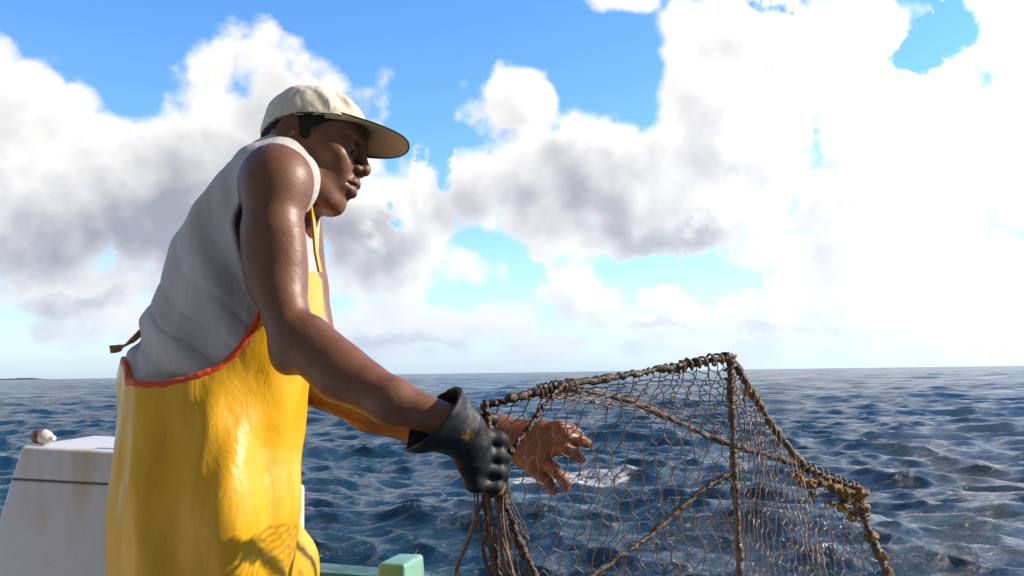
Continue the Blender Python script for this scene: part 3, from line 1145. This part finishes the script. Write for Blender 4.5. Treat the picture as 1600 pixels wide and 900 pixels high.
def build_overalls():
    h = .0052
    S = Sculpt(axis(-.90, -.28, h), axis(1.60, 2.36, h), axis(DECK_Z + .12, zrow(395), h))
    X, Y, Z = (a.astype(float) for a in np.meshgrid(*S.ax, indexing='ij'))
    # loose trunk: its own slices, a little wider than the body
    rows = np.array([380, 450, 500, 550, 590, 650, 720, 800, 880, 960, 1020.])
    bk = np.array([262, 243, 223, 204, 192, 190, 182, 177, 171, 175, 200.])
    fr = np.array([493, 499, 502, 494, 482, 473, 464, 456, 448, 436, 410.])
    hw = np.array([.19, .185, .18, .18, .182, .19, .200, .210, .212, .20, .17])
    hw = hw + .006
    zz = np.array([zrow(r) for r in rows])[::-1]
    xb = smooth_interp(Z, zz, np.array([P(b, r, TD - np.interp(r, [560, 900], [.05, .14]))[0] for b, r in zip(bk, rows)])[::-1])
    xf = smooth_interp(Z, zz, np.array([P(f, r, TD)[0] for f, r in zip(fr, rows)])[::-1])
    w = smooth_interp(Z, zz, hw[::-1])
    cx, a = (xb + xf) / 2, (xf - xb) / 2
    e = 2.5
    q = (np.abs((X - cx) / a) ** e + np.abs((Y - TY) / w) ** e) ** (1 / e)
    d = (q - 1) * np.minimum(a, w) * .9
    d = np.maximum(d, zrow(1010) - Z)
    S.F = d.astype(np.float32)
    for pts, rs in LEGS:
        S.chain(pts, rs, .05)
    d = S.F.astype(float)
    # stiff oilskin folds: long upright creases and broad dents
    low = np.clip((zrow(560) - Z) / .2, 0, 1)
    ang = np.arctan2(Y - TY, X - cx)
    d = d + low * .0055 * np.sin(ang * 9 + (Z - 1) * 5 + 1.4 * wob(X, Y, Z, 21, .35)) + .0042 * wob(X, Y, Z * .4, 22, .15) + .0012 * wob(X, Y, Z * .4, 23, .055)
    ez = edge_z(X)
    shell = np.maximum(d, -(d + .022))
    S.F = np.maximum(shell, Z - ez).astype(np.float32)
    S.F = np.maximum(S.F, (DECK_Z + .16 - Z).astype(np.float32))
    ov = grid_obj(S, "overalls", M_PVC, person, 6, label="yellow oilskin bib overalls with red edging")
    # red binding along the top edge
    g = np.gradient(np.asarray(edge_z(S.ax[0].astype(float))), S.ax[0].astype(float))
    slope = np.sqrt(1 + np.interp(X, S.ax[0].astype(float), g) ** 2)
    band = np.maximum(np.maximum(d - .0012, -(d + .010)), np.maximum(Z - ez - .002 * slope, ez - .014 * slope - Z))
    band = np.maximum(band, X - P(412, 480, 1.8)[0])
    S.F = band.astype(np.float32)
    grid_obj(S, "binding", M_TRIM, ov, 4)
    # shoulder straps from the bib
    for y0, dd in ((-.075, 1.86), (.08, 2.05)):
        pts = [P(500, 425, dd), P(494, 395, dd), P(491, 360, dd), P(486, 315, dd), P(474, 268, dd), P(452, 240, dd)]
        ribbon(pts, .030, .004, "strap", M_PVC, ov)
    # loose strap end at the back
    pts = spline([P(234, 490, 1.86), P(230, 520, 1.86), P(219, 555, 1.86), P(207, 598, 1.86)], 14)
    ribbon(pts, .026, .004, "strap", M_TIE, ov)
    pts = spline([P(234, 508, 1.87), P(222, 518, 1.85), P(204, 534, 1.84), P(186, 544, 1.84), P(172, 546, 1.83)], 16)
    ribbon(pts, .014, .003, "strap_end", M_TIE, ov)
    # clip on the side strap
    return ov


def ribbon(pts, width, thick, name, mat, parent):
    pts = [Vector(p) for p in pts]
    vs, fs = [], []
    n = len(pts)
    for i, p in enumerate(pts):
        t = (pts[min(i + 1, n - 1)] - pts[max(i - 1, 0)]).normalized()
        sd = t.cross(Vector((1, 0, 0.25))).normalized()
        nn = t.cross(sd).normalized()
        for a, b in ((-1, -1), (1, -1), (1, 1), (-1, 1)):
            vs.append(tuple(p + sd * a * width / 2 + nn * b * thick / 2))
        if i:
            for k in range(4):
                a0, a1 = (i - 1) * 4 + k, (i - 1) * 4 + (k + 1) % 4
                fs.append((a0, a1, a1 + 4, a0 + 4))
    fs += [(3, 2, 1, 0), tuple((n - 1) * 4 + k for k in range(4))]
    return mesh_obj(name, vs, fs, mat, parent, smooth=False)


M_TIE = cloth_material("brown_webbing", (0.30, 0.14, 0.05), (0.40, 0.20, 0.08), (0.12, 0.06, 0.03), dirty=0.5)
overalls = build_overalls()


# glove on the right hand, closed round the upright
def build_glove():
    h = .0019
    lo, hi = P(640, 790, 1.68), P(800, 590, 1.68)
    S = Sculpt(axis(lo[0], hi[0] + .01, h), axis(1.50, 1.82, h), axis(lo[2], hi[2], h))
    X, Y, Z = (a.astype(float) for a in np.meshgrid(*S.ax, indexing='ij'))
    # flared gauntlet
    a, b = P(676, 648, 1.637), P(728, 676, 1.660)
    ax = (b - a) / np.linalg.norm(b - a)
    Ln = np.linalg.norm(b - a)
    t = (X - a[0]) * ax[0] + (Y - a[1]) * ax[1] + (Z - a[2]) * ax[2]
    rad = np.sqrt(np.maximum((X - a[0]) ** 2 + (Y - a[1]) ** 2 + (Z - a[2]) ** 2 - t * t, 0))
    skew = -.020 * np.clip((Z - a[2]) / .05, -1, 1)
    R_ = np.interp(t, [-.03, 0, Ln * .5, Ln, Ln + .05], [.078, .067, .051, .041, .036]) + .0012 * wob(X, Y, Z, 31, .05)
    dc = rad - R_
    S.F = np.maximum(np.maximum(dc, -(dc + .0062)), np.maximum(-t - skew * .9, t - Ln)).astype(np.float32)
    for f in GRIP:
        S.cap(P(722, 674, 1.662), f[0], .031, .0165, .012)
    S.cap(P(728, 676, 1.675), P(746, 712, 1.685), .034, .024, .015)
    for f in GRIP:
        S.chain(f, (.0142, .0138, .0132, .0122), .007)
    S.chain(THUMB_R, (.019, .0145, .0125), .008)
    S.F = S.F + (.0007 * wob(X, Y, Z, 33, .03)).astype(np.float32)
    return grid_obj(S, "glove", M_GLOVE, person, 1, label="black rubber glove with yellow patches gripping the trap")


build_glove()


# boots, below the picture
def build_boots():
    mt, N, b = material("white_rubber_boot")
    t = N.n('ShaderNodeTexCoord').outputs['Object']
    N.put(b.inputs['Base Color'], N.mix(N.noise(t, 20.0, 4), (0.55, 0.54, 0.5, 1), (0.68, 0.67, 0.64, 1)))
    b.inputs['Roughness'].default_value = .4
    for pts, rs in LEGS:
        f = pts[-1]
        S = Sculpt(axis(f[0] - .13, f[0] + .26, .006), axis(f[1] - .1, f[1] + .1, .006), axis(DECK_Z - .012, DECK_Z + .34, .006))
        S.cap((f[0], f[1], DECK_Z + .06), (f[0], f[1], DECK_Z + .30), .050, .066, .02)
        S.ell((f[0] + .075, f[1], DECK_Z + .035), (.125, .050, .045), k=.04)
        S.ell((f[0] - .015, f[1], DECK_Z + .035), (.062, .046, .045), k=.03)
        Z = S.ax[2][None, None, :]
        S.F = np.maximum(S.F, (DECK_Z + .002 - Z))
        grid_obj(S, "boot", mt, person, 2)


build_boots()

# ---------------------------------------------------------------- fish trap
def rust_material(name, c0, c1, glint=True):
    mt, N, b = material(name)
    t = N.n('ShaderNodeTexCoord').outputs['Object']
    n1 = N.noise(t, 60.0, 5, 0.7)
    n2 = N.noise(t, 210.0, 3, 0.6)
    col = N.mix(N.step(n1, 0.35, 0.65), (*c0, 1), (*c1, 1))
    col = N.mix(N.m('MULTIPLY', N.step(n2, 0.60, 0.68), 0.75), col, (0.27, 0.21, 0.12, 1))
    N.put(b.inputs['Base Color'], col)
    N.put(b.inputs['Roughness'], N.lin(n2, 0.3, 0.7, 0.18, 0.7))
    N.put(b.inputs['Normal'], N.bump(N.m('ADD', n1, N.m('MULTIPLY', n2, 0.5)), 1.0, 0.006))
    return mt


M_BAR = rust_material("weedy_wet_bar", (0.020, 0.010, 0.005), (0.085, 0.044, 0.017))
M_WIRE, _N, _b = material("rusty_wet_wire")
_t = _N.n('ShaderNodeTexCoord').outputs['Object']
_N.put(_b.inputs['Base Color'], _N.mix(_N.noise(_t, 40.0, 4, 0.7), (0.060, 0.030, 0.018, 1), (0.20, 0.12, 0.08, 1)))
_N.put(_b.inputs['Roughness'], _N.lin(_N.noise(_t, 90.0, 3), 0.35, 0.65, 0.25, 0.6))
_b.inputs['Metallic'].default_value = 0.25
M_ROPE = rust_material("brown_wet_rope", (0.10, 0.045, 0.018), (0.22, 0.11, 0.05))
M_SPONGE, _N, _b = material("orange_brown_growth")
_t = _N.n('ShaderNodeTexCoord').outputs['Object']
_c = _N.mix(_N.step(_N.noise(_t, 38.0, 4, 0.6), 0.4, 0.6), (0.05, 0.03, 0.012, 1), (0.30, 0.12, 0.025, 1))
_c = _N.mix(_N.step(_N.noise(_t, 70.0, 3, 0.6), 0.58, 0.64), _c, (0.26, 0.22, 0.04, 1))
_N.put(_b.inputs['Base Color'], _c)
_b.inputs['Roughness'].default_value = .45
_N.put(_b.inputs['Normal'], _N.bump(_N.noise(_t, 120.0, 4, .65), 1.0, .01))

A_ = P(754, 634, 1.885)
trap = empty("fish_trap", P(1000, 1085, 2.1), "rusty wire mesh fish trap with weed-grown frame bars tipped over the boat's side", "fish trap")

def near(px, d):
    return d - .135 * min(1.0, max(0.0, (1143 - px) / 350))


BARS = {
    'top': [(752, 636, 1.89), (800, 622, 1.90), (880, 603, 1.925), (980, 586, 1.95), (1060, 572, 1.965), (1143, 557, 1.985)],
    'post': [(1140, 556, 1.985), (1144, 640, 1.985), (1147, 740, 1.98), (1153, 830, 1.97), (1156, 900, 1.965), (1162, 1060, 1.95)],
    'end': [(1140, 557, 1.985), (1172, 608, 2.08), (1212, 672, 2.20), (1257, 728, 2.31)],
    'far_top': [(880, 606, 2.10), (970, 622, 2.18), (1050, 655, 2.23), (1130, 690, 2.27), (1200, 712, 2.30), (1260, 732, 2.32), (1345, 768, 2.34)],
    'far_post': [(1338, 766, 2.34), (1352, 815, 2.33), (1373, 865, 2.31), (1392, 910, 2.29), (1425, 1010, 2.26), (1440, 1060, 2.25)],
    'brace': [(1144, 737, 1.98), (1092, 770, 1.965), (1020, 832, 1.94), (930, 898, 1.915), (850, 960, 1.90), (790, 1010, 1.88)],
    'hand': [(758, 626, 1.862), (764, 690, 1.862), (758, 760, 1.868), (764, 830, 1.87), (778, 900, 1.87), (800, 1060, 1.88)],
    'left': [(762, 700, 1.885), (784, 768, 1.885), (808, 838, 1.89), (836, 900, 1.895), (900, 1060, 1.91)],
    'stick': [(880, 598, 1.91), (846, 640, 1.885), (808, 692, 1.87), (780, 730, 1.865), (764, 770, 1.87)],
    'near_foot': [(800, 1060, 1.88), (900, 1062, 1.91), (1162, 1060, 1.95)],
    'far_foot': [(1162, 1060, 1.95), (1300, 1062, 2.1), (1440, 1060, 2.25)],
}
RAD = {'top': .0088, 'post': .0088, 'end': .0098, 'far_top': .0088, 'far_post': .0108, 'brace': .0068, 'hand': .0085, 'left': .0085,
       'stick': .0058, 'near_foot': .008, 'far_foot': .008}
for i, (k, pts) in enumerate(BARS.items()):
    w = spline([P(a, b, near(a, c) if k not in ('end', 'far_top', 'far_post', 'far_foot') else c) for a, b, c in pts], 90)
    rng = np.random.default_rng(40 + i)
    w = [np.asarray(p) + rng.normal(0, .0012, 3) for p in w]
    ph = rng.uniform(0, 6, 4)

    def rad(t, r=RAD[k] * .78, ph=ph):
        return r * (1 + .16 * math.sin(23 * t + ph[0]) + .13 * math.sin(57 * t + ph[1]) + .10 * math.sin(131 * t + ph[2]))
    vs, fs = tube_geo(w, rad, 9, .16, 50 + i)
    mesh_obj("frame_bar", [tuple(v) for v in vs], fs, M_BAR, trap)

# rope bound round the corners and along the bars
def wrap(pts, r, turns, wr, seed, name="lashing"):
    pts = spline([P(a, b, near(a, c)) for a, b, c in pts], 40)
    out = []
    rng = random.Random(seed)
    n = turns * 10
    for i in range(n):
        s = i / (n - 1) * (len(pts) - 1)
        k = min(int(s), len(pts) - 2)
        p = Vector(pts[k]).lerp(Vector(pts[k + 1]), s - k)
        t = (Vector(pts[k + 1]) - Vector(pts[k])).normalized()
        a = t.cross(Vector((0, 1, .1))).normalized()
        b = t.cross(a)
        th = 2 * math.pi * i / 10
        rr = r * rng.uniform(.85, 1.3)
        out.append(p + (a * math.cos(th) + b * math.sin(th)) * rr)
    tube(out, wr, name, M_ROPE, trap, 5, .1, seed)


wrap([(1062, 572, 1.965), (1143, 557, 1.985)], .0098, 7, .0026, 1)
wrap([(1140, 556, 1.985), (1144, 640, 1.985)], .0098, 6, .0026, 2)
wrap([(1250, 728, 2.31), (1345, 768, 2.34)], .0115, 10, .0028, 3)
wrap([(1338, 766, 2.34), (1352, 815, 2.33)], .013, 8, .0028, 4)
wrap([(840, 612, 1.91), (900, 600, 1.925)], .0105, 8, .002, 5)

# netting
def hex_panel(corners, cw, ch, seed, lean=(0.0, 0.0), r=.00105, clip=None, sag=.012):
    """wire netting over the quad A (top left), B (top right), C (bottom right), D (bottom left)"""
    A, B, C_, D = [np.asarray(c, float) for c in corners]
    rng = np.random.default_rng(seed)
    U = (np.linalg.norm(B - A) + np.linalg.norm(C_ - D)) / 2
    V = (np.linalg.norm(D - A) + np.linalg.norm(C_ - B)) / 2
    nrm = np.cross(B - A, D - A)
    nrm /= np.linalg.norm(nrm)
    ph = rng.uniform(0, 6, 6)
    nodes = {}

    def node(i, j, sidx):
        key = (i, j, sidx)
        if key not in nodes:
            x = (i + .5 * (j & 1)) * cw
            y = j * ch * .75 + (0 if sidx == 0 else ch * .48)
            x += rng.normal(0, cw * .07)
            y += rng.normal(0, ch * .05)
            nodes[key] = (x, y)
        return nodes[key]
    edges = []
    nc, nr_ = int(U / cw) + 14, int(V / (ch * .75)) + 2
    for j in range(-1, nr_):
        for i in range(-10, nc):
            a = node(i, j, 0)
            b = node(i, j, 1)
            edges.append((a, b, True))
            edges.append((b, node(i + (1 if j & 1 else 0), j + 1, 0), False))
            edges.append((b, node(i - (0 if j & 1 else 1), j + 1, 0), False))
    def pos(x, y):
        u, v = x / U, y / V
        u = u - (lean[0] + (lean[1] - lean[0]) * u) * v
        p = (A * (1 - u) + B * u) * (1 - v) + (D * (1 - u) + C_ * u) * v
        bul = sag * math.sin(math.pi * min(max(u, 0), 1)) * math.sin(math.pi * min(max(v, 0), 1))
        wv = .0035 * math.sin(11 * u + 5 * v + ph[0]) + .0025 * math.sin(19 * v - 8 * u + ph[1])
        return u, v, p + nrm * (bul + wv)
    vs, fs = [], []
    for (x0, y0), (x1, y1), dbl in edges:
        u0, v0, p0 = pos(x0, y0)
        u1, v1, p1 = pos(x1, y1)
        if not (-.004 <= u0 <= 1.004 and -.004 <= u1 <= 1.004 and -.004 <= v0 <= 1.004 and -.004 <= v1 <= 1.004):
            continue
        if clip and not (clip(u0, v0) and clip(u1, v1)):
            continue
        if rng.random() < .02:
            continue
        t = p1 - p0
        L = np.linalg.norm(t)
        t /= L
        a = np.cross(t, nrm)
        a /= np.linalg.norm(a) + 1e-9
        b = np.cross(t, a)
        rr = r * (1.25 if dbl else .95)
        o = len(vs)
        mid = (p0 + p1) / 2 + rng.normal(0, .0012, 3)
        for q in (p0, mid, p1):
            for k in range(4):
                th = k * math.pi / 2
                vs.append(q + (a * math.cos(th) + b * math.sin(th)) * rr)
        for s_ in (0, 4):
            for k in range(4):
                fs.append((o + s_ + k, o + s_ + (k + 1) % 4, o + s_ + 4 + (k + 1) % 4, o + s_ + 4 + k))
    return vs, fs


def panel(corners, *a, **kw):
    vs, fs = hex_panel(corners, *a, **kw)
    return mesh_obj("wire_mesh", vs, np.array(fs), M_WIRE, trap)


panel([P(757, 636, 1.755), P(1141, 558, 1.985), P(1162, 1060, 1.95), P(800, 1060, 1.745)], .027, .058, 1, lean=(.55, .10), r=.00105)
panel([P(1143, 560, 1.985), P(1257, 732, 2.31), P(1340, 1060, 2.15), P(1162, 1060, 1.95)], .027, .058, 2, lean=(.05, .02), r=.0012)
panel([P(1257, 732, 2.31), P(1345, 770, 2.34), P(1440, 1060, 2.25), P(1340, 1060, 2.15)], .030, .058, 6, lean=(.05, .02), r=.0012)
panel([P(880, 606, 2.10), P(1345, 768, 2.34), P(1440, 1060, 2.25), P(900, 1060, 2.2)], .036, .060, 3, lean=(.30, .10), r=.0008)
panel([P(757, 636, 1.755), P(1141, 558, 1.985), P(1257, 730, 2.31), P(885, 610, 2.10)], .034, .05, 4, lean=(.2, .05))
panel([P(760, 640, 1.727), P(775, 700, 1.75), P(900, 1060, 1.81), P(800, 1060, 1.745)], .016, .04, 5, sag=.004)

# loose rope hanging from the left upright
tube(spline([P(762, 772, 1.735), P(746, 800, 1.73), P(733, 840, 1.725), P(716, 882, 1.725), P(700, 940, 1.725)], 40), .0036, "rope", M_ROPE, trap, 7, .15, 8)
# frayed strands bunched below the glove
rng_ = random.Random(3)
for k in range(7):
    x = 742 + k * 7 + rng_.uniform(-3, 3)
    y0 = 748 + k * 3 + rng_.uniform(-8, 14)
    pts = [P(x, y0, 1.730), P(x + rng_.uniform(-2, 12), y0 + 55, 1.725), P(x + rng_.uniform(8, 26), y0 + 120, 1.730), P(x + rng_.uniform(22, 44), y0 + 220, 1.735)]
    tube(spline(pts, 24), rng_.uniform(.0016, .0028), "strand", M_ROPE, trap, 5, .2, 70 + k)


# sponge and weed grown on the far corner
def growth(px, py, d, r, seed, squash=(1, 1, 1)):
    bm = bmesh.new()
    bmesh.ops.create_icosphere(bm, subdivisions=4, radius=1.0)
    rng = np.random.default_rng(seed)
    co = np.array([v.co for v in bm.verts])
    n = 0
    for s_, a_ in ((2.5, .22), (5, .16), (11, .10)):
        n = n + a_ * wob(co[:, 0], co[:, 1], co[:, 2], seed * 7 + int(s_ * 3), 6.28 / s_, 8)
    co = co * (1 + n)[:, None] * np.array(squash) * r + P(px, py, d)
    fs = [[v.index for v in f.verts] for f in bm.faces]
    bm.free()
    return co, fs


lumps = [(1252, 748, 2.30, .016), (1268, 756, 2.30, .015), (1286, 752, 2.31, .017), (1304, 764, 2.31, .019), (1322, 774, 2.32, .022),
         (1338, 770, 2.33, .024), (1343, 790, 2.33, .020), (1318, 792, 2.31, .016), (1270, 772, 2.29, .010), (1300, 786, 2.30, .011),
         (1334, 806, 2.32, .014), (1244, 742, 2.29, .010)]
vs, fs = [], []
for i, (a, b, c, r) in enumerate(lumps):
    v, f = growth(a, b, c, r * .86, i + 1, (1.1, 1, .85))
    o = len(vs)
    vs += v.tolist()
    fs += [[q + o for q in ff] for ff in f]
mesh_obj("sponge_growth", vs, fs, M_SPONGE, trap, label="orange-brown growth on the trap's far corner")
for (a, b, c, r, s) in ((1168, 612, 2.08, .010, 31), (1178, 622, 2.10, .008, 32), (1360, 838, 2.32, .013, 33), (1376, 868, 2.31, .012, 34), (1388, 895, 2.30, .012, 35),
                        (1148, 700, 1.975, .009, 36), (1058, 576, 1.96, .008, 37)):
    v, f = growth(a, b, c, r, s)
    mesh_obj("barnacle_clump", v, f, M_SPONGE, trap)


# ---------------------------------------------------------------- boat
def paint_material(name, c0, c1, stain=None, rough=.35, amount=.5):
    mt, N, b = material(name)
    t = N.n('ShaderNodeTexCoord').outputs['Object']
    col = N.mix(N.noise(t, 6.0, 5, .6), (*c0, 1), (*c1, 1))
    if stain:
        st = N.step(N.noise(N.v('MULTIPLY', t, (5.0, 5.0, 1.3)), 1.6, 5, .6), .50, .72)
        col = N.mix(N.m('MULTIPLY', st, amount), col, (*stain, 1))
        sp = N.step(N.noise(t, 75.0, 3, .6), .68, .74)
        col = N.mix(N.m('MULTIPLY', sp, .4), col, (.25, .2, .14, 1))
    N.put(b.inputs['Base Color'], col)
    N.put(b.inputs['Roughness'], N.lin(N.noise(t, 25.0, 4), .3, .7, rough - .08, rough + .15))
    N.put(b.inputs['Normal'], N.bump(N.noise(t, 30.0, 5, .6), .25, .004))
    return mt


M_TEAL = paint_material("pale_green_paint", (.11, .33, .25), (.16, .38, .29), (.40, .34, .24), amount=.35)
M_DKGREEN = paint_material("dark_green_paint", (.015, .085, .06), (.022, .11, .075), (.10, .08, .05), amount=.3)
M_HULLW = paint_material("off_white_hull_paint", (.60, .60, .58), (.68, .68, .66), (.45, .36, .24), amount=.3)
M_BOX = paint_material("white_fibreglass", (.58, .565, .60), (.63, .61, .645), (.46, .34, .13), amount=.62)
M_SEAM, _N, _b = material("dark_seam_gasket")
_b.inputs['Base Color'].default_value = (.10, .10, .11, 1)
_b.inputs['Roughness'].default_value = .7

boat = empty("fishing_boat", (-1.9, 1.2, 0), "open fishing boat with green painted gunwale, mostly below the picture", "boat")
corner = P(622, 875, 2.25)
GZ = float(P(560, 899, 2.32)[2])
OUT = [(corner[0] + .03, corner[1] + .10), (-1.2, 2.86), (-2.4, 2.96), (-3.6, 2.55), (-4.7, 1.5), (-3.7, .35), (-2.4, -.25), (-1.0, -.42), (.55, -.42)]


def ring(z, off):
    c = np.mean(np.array(OUT), 0)
    res = []
    for x, y in OUT:
        v = np.array((x, y)) - c
        res.append((*(c + v * (1 + off / np.linalg.norm(v))), z))
    return res


def wallmesh(rings):
    vs, fs = [], []
    n = len(OUT)
    for r_ in rings:
        vs += r_
    for k in range(len(rings) - 1):
        for i in range(n):
            j = (i + 1) % n
            fs.append((k * n + i, k * n + j, (k + 1) * n + j, (k + 1) * n + i))
    return vs, fs


vs, fs = wallmesh([ring(-.55, -.55), ring(-.1, -.25), ring(.6, -.10), ring(GZ - .06, 0), ring(GZ - .06, -.05), ring(DECK_Z - .05, -.06)])
n_ = len(OUT)
fs.append(tuple(range(n_ - 1, -1, -1)))
mesh_obj("hull", vs, fs, M_HULLW, boat, smooth=False)
vs = ring(DECK_Z, -.055) + ring(DECK_Z - .04, -.055)
fs = [tuple(range(n_)), tuple(range(2 * n_ - 1, n_ - 1, -1))] + [(i, n_ + i, n_ + (i + 1) % n_, (i + 1) % n_) for i in range(n_)]
mesh_obj("deck", vs, fs, M_HULLW, boat, smooth=False)
vs, fs = wallmesh([ring(GZ - .058, .03), ring(GZ - .008, .03), ring(GZ, .02), ring(GZ, -.09), ring(GZ - .008, -.10), ring(GZ - .058, -.10), ring(GZ - .058, .03)])
mesh_obj("gunwale", vs, fs, M_DKGREEN, boat, smooth=False)


def bevel_box(name, lo, hi, mat, parent, M=None, bev=.012, taper=0.0, **kw):
    bm = bmesh.new()
    bmesh.ops.create_cube(bm, size=1.0)
    lo, hi = np.asarray(lo, float), np.asarray(hi, float)
    for v in bm.verts:
        top = v.co.z > 0
        c = [lo[i] + (v.co[i] + .5) * (hi[i] - lo[i]) for i in range(3)]
        if top and taper:
            m = (lo + hi) / 2
            c[0] = m[0] + (c[0] - m[0]) * (1 - taper)
            c[1] = m[1] + (c[1] - m[1]) * (1 - taper)
        v.co = c
    bmesh.ops.bevel(bm, geom=list(bm.edges), offset=bev, segments=4, profile=.6, affect='EDGES')
    if M is not None:
        bmesh.ops.transform(bm, matrix=M, verts=bm.verts)
    vs = [tuple(v.co) for v in bm.verts]
    fs = [[v.index for v in f.verts] for f in bm.faces]
    bm.free()
    o = mesh_obj(name, vs, fs, mat, parent, smooth=True, **kw)
    o.data.set_sharp_from_angle(angle=R(35))
    return o


# pale green block at the corner of the stern
Mc = Matrix.Translation(Vector((corner[0], corner[1], 0))) @ Matrix.Rotation(R(-14), 4, 'Z')
bevel_box("corner_block", (-.040, -.06, GZ - .16), (.040, .10, corner[2]), M_TEAL, boat, Mc, .010, .22)
# white stanchion beyond the man
q = P(459, 758, 2.42)
bevel_box("stanchion", (q[0] - .022, q[1] - .022, GZ - .005), (q[0] + .022, q[1] + .022, q[2]), M_HULLW, boat, None, .010)

# ---------------------------------------------------------------- white box
bz = P(30, 700, 2.45)
tl, tr = P(33, 697, 2.42), P(260, 716, 2.42)
ang = math.atan2(tr[1] - tl[1], tr[0] - tl[0])
W_ = .50
D_ = .42
BX, BY = tl[0], tl[1]
box_h = tl[2] - DECK_Z
box = empty("storage_box", (BX + W_ / 2, BY + D_ / 2, DECK_Z), "rust-stained white box with a seam below its top, standing behind the man", "storage box")
tilt = math.atan2(-(P(260, 713, 2.42)[2] - P(33, 697, 2.42)[2]), tr[0] - tl[0])
Mb = Matrix.Translation(Vector((BX, BY, DECK_Z))) @ Matrix.Translation((0, 0, box_h)) @ Matrix.Rotation(tilt * .8, 4, 'Y') @ Matrix.Translation((0, 0, -box_h))
lid = .078


def frus(name, z0, z1, x0, x1, shrink, mat, bev):
    bm = bmesh.new()
    bmesh.ops.create_cube(bm, size=1)
    for v in bm.verts:
        u, w, t = v.co.x + .5, v.co.y + .5, v.co.z + .5
        z = z0 + t * (z1 - z0)
        left = -.19 * (1 - z / box_h)
        lo, hi = left + x0, W_ + .02 - x0
        v.co = (lo + u * (hi - lo), (-.02 * (1 - z / box_h)) + x0 + w * (D_ - 2 * x0), z)
    bmesh.ops.bevel(bm, geom=list(bm.edges), offset=bev, segments=4, profile=.6, affect='EDGES')
    bmesh.ops.transform(bm, matrix=Mb, verts=bm.verts)
    o = mesh_obj(name, [tuple(v.co) for v in bm.verts], [[v.index for v in f.verts] for f in bm.faces], mat, box)
    o.data.set_sharp_from_angle(angle=R(35))
    bm.free()
    return o


frus("box_body", .004, box_h - lid - .0015, 0, W_, 0, M_BOX, .008)
frus("seam", box_h - lid - .004, box_h - lid + .003, .0035, W_, 0, M_SEAM, .0008)
frus("lid", box_h - lid + .0012, box_h, 0, W_, 0, M_BOX, .010)
# small pale bracket standing on the lid, half hidden by the man
q = P(186, 709, 2.40)
vs, fs = [], []
prof = [(-.016, 0), (.030, 0), (.030, .070), (.008, .062), (-.004, .034)]
for yy in (-.018, .018):
    vs += [(q[0] + a, q[1] + .08 + yy, q[2] - .006 + b) for a, b in prof]
k_ = len(prof)
fs = [tuple(range(k_)), tuple(range(2 * k_ - 1, k_ - 1, -1))] + [(i, k_ + i, k_ + (i + 1) % k_, (i + 1) % k_) for i in range(k_)]
mesh_obj("bracket", vs, fs, M_HULLW, box, smooth=False)

# ---------------------------------------------------------------- small float lying on the box
f0 = P(66, 682.5, 2.465)
fl = empty("fishing_float", (f0[0], f0[1], f0[2] - .019), "small dark red and white float lying on the white box", "float")
M_RED = paint_material("worn_red_paint", (.20, .035, .022), (.28, .06, .035), (.10, .04, .03), amount=.5)
M_FW = paint_material("worn_white_foam", (.62, .58, .54), (.72, .68, .63), (.4, .3, .2), amount=.4)


def lathe(prof, axis_v, c, name, mat, parent, seg=24):
    ax_ = Vector(axis_v).normalized()
    a = ax_.orthogonal().normalized()
    b = ax_.cross(a)
    vs, fs = [], []
    for r_, h_ in ((a_ * .8, b_ * .8) for a_, b_ in prof):
        for k in range(seg):
            th = 2 * math.pi * k / seg
            vs.append(tuple(Vector(c) + ax_ * h_ + (a * math.cos(th) + b * math.sin(th)) * r_))
    for i in range(len(prof) - 1):
        for k in range(seg):
            fs.append((i * seg + k, i * seg + (k + 1) % seg, (i + 1) * seg + (k + 1) % seg, (i + 1) * seg + k))
    fs.append(tuple(range(seg - 1, -1, -1)))
    fs.append(tuple(range((len(prof) - 1) * seg, len(prof) * seg)))
    return mesh_obj(name, vs, fs, mat, parent)


ax_ = (1, -.35, -.10)
lathe([(.004, -.030), (.014, -.029), (.021, -.022), (.0235, -.010), (.0238, .004)], ax_, f0, "red_end", M_RED, fl)
lathe([(.0238, .0042), (.0225, .014), (.019, .024), (.012, .033), (.008, .036), (.008, .046), (.004, .047)], ax_, f0, "white_end", M_FW, fl)
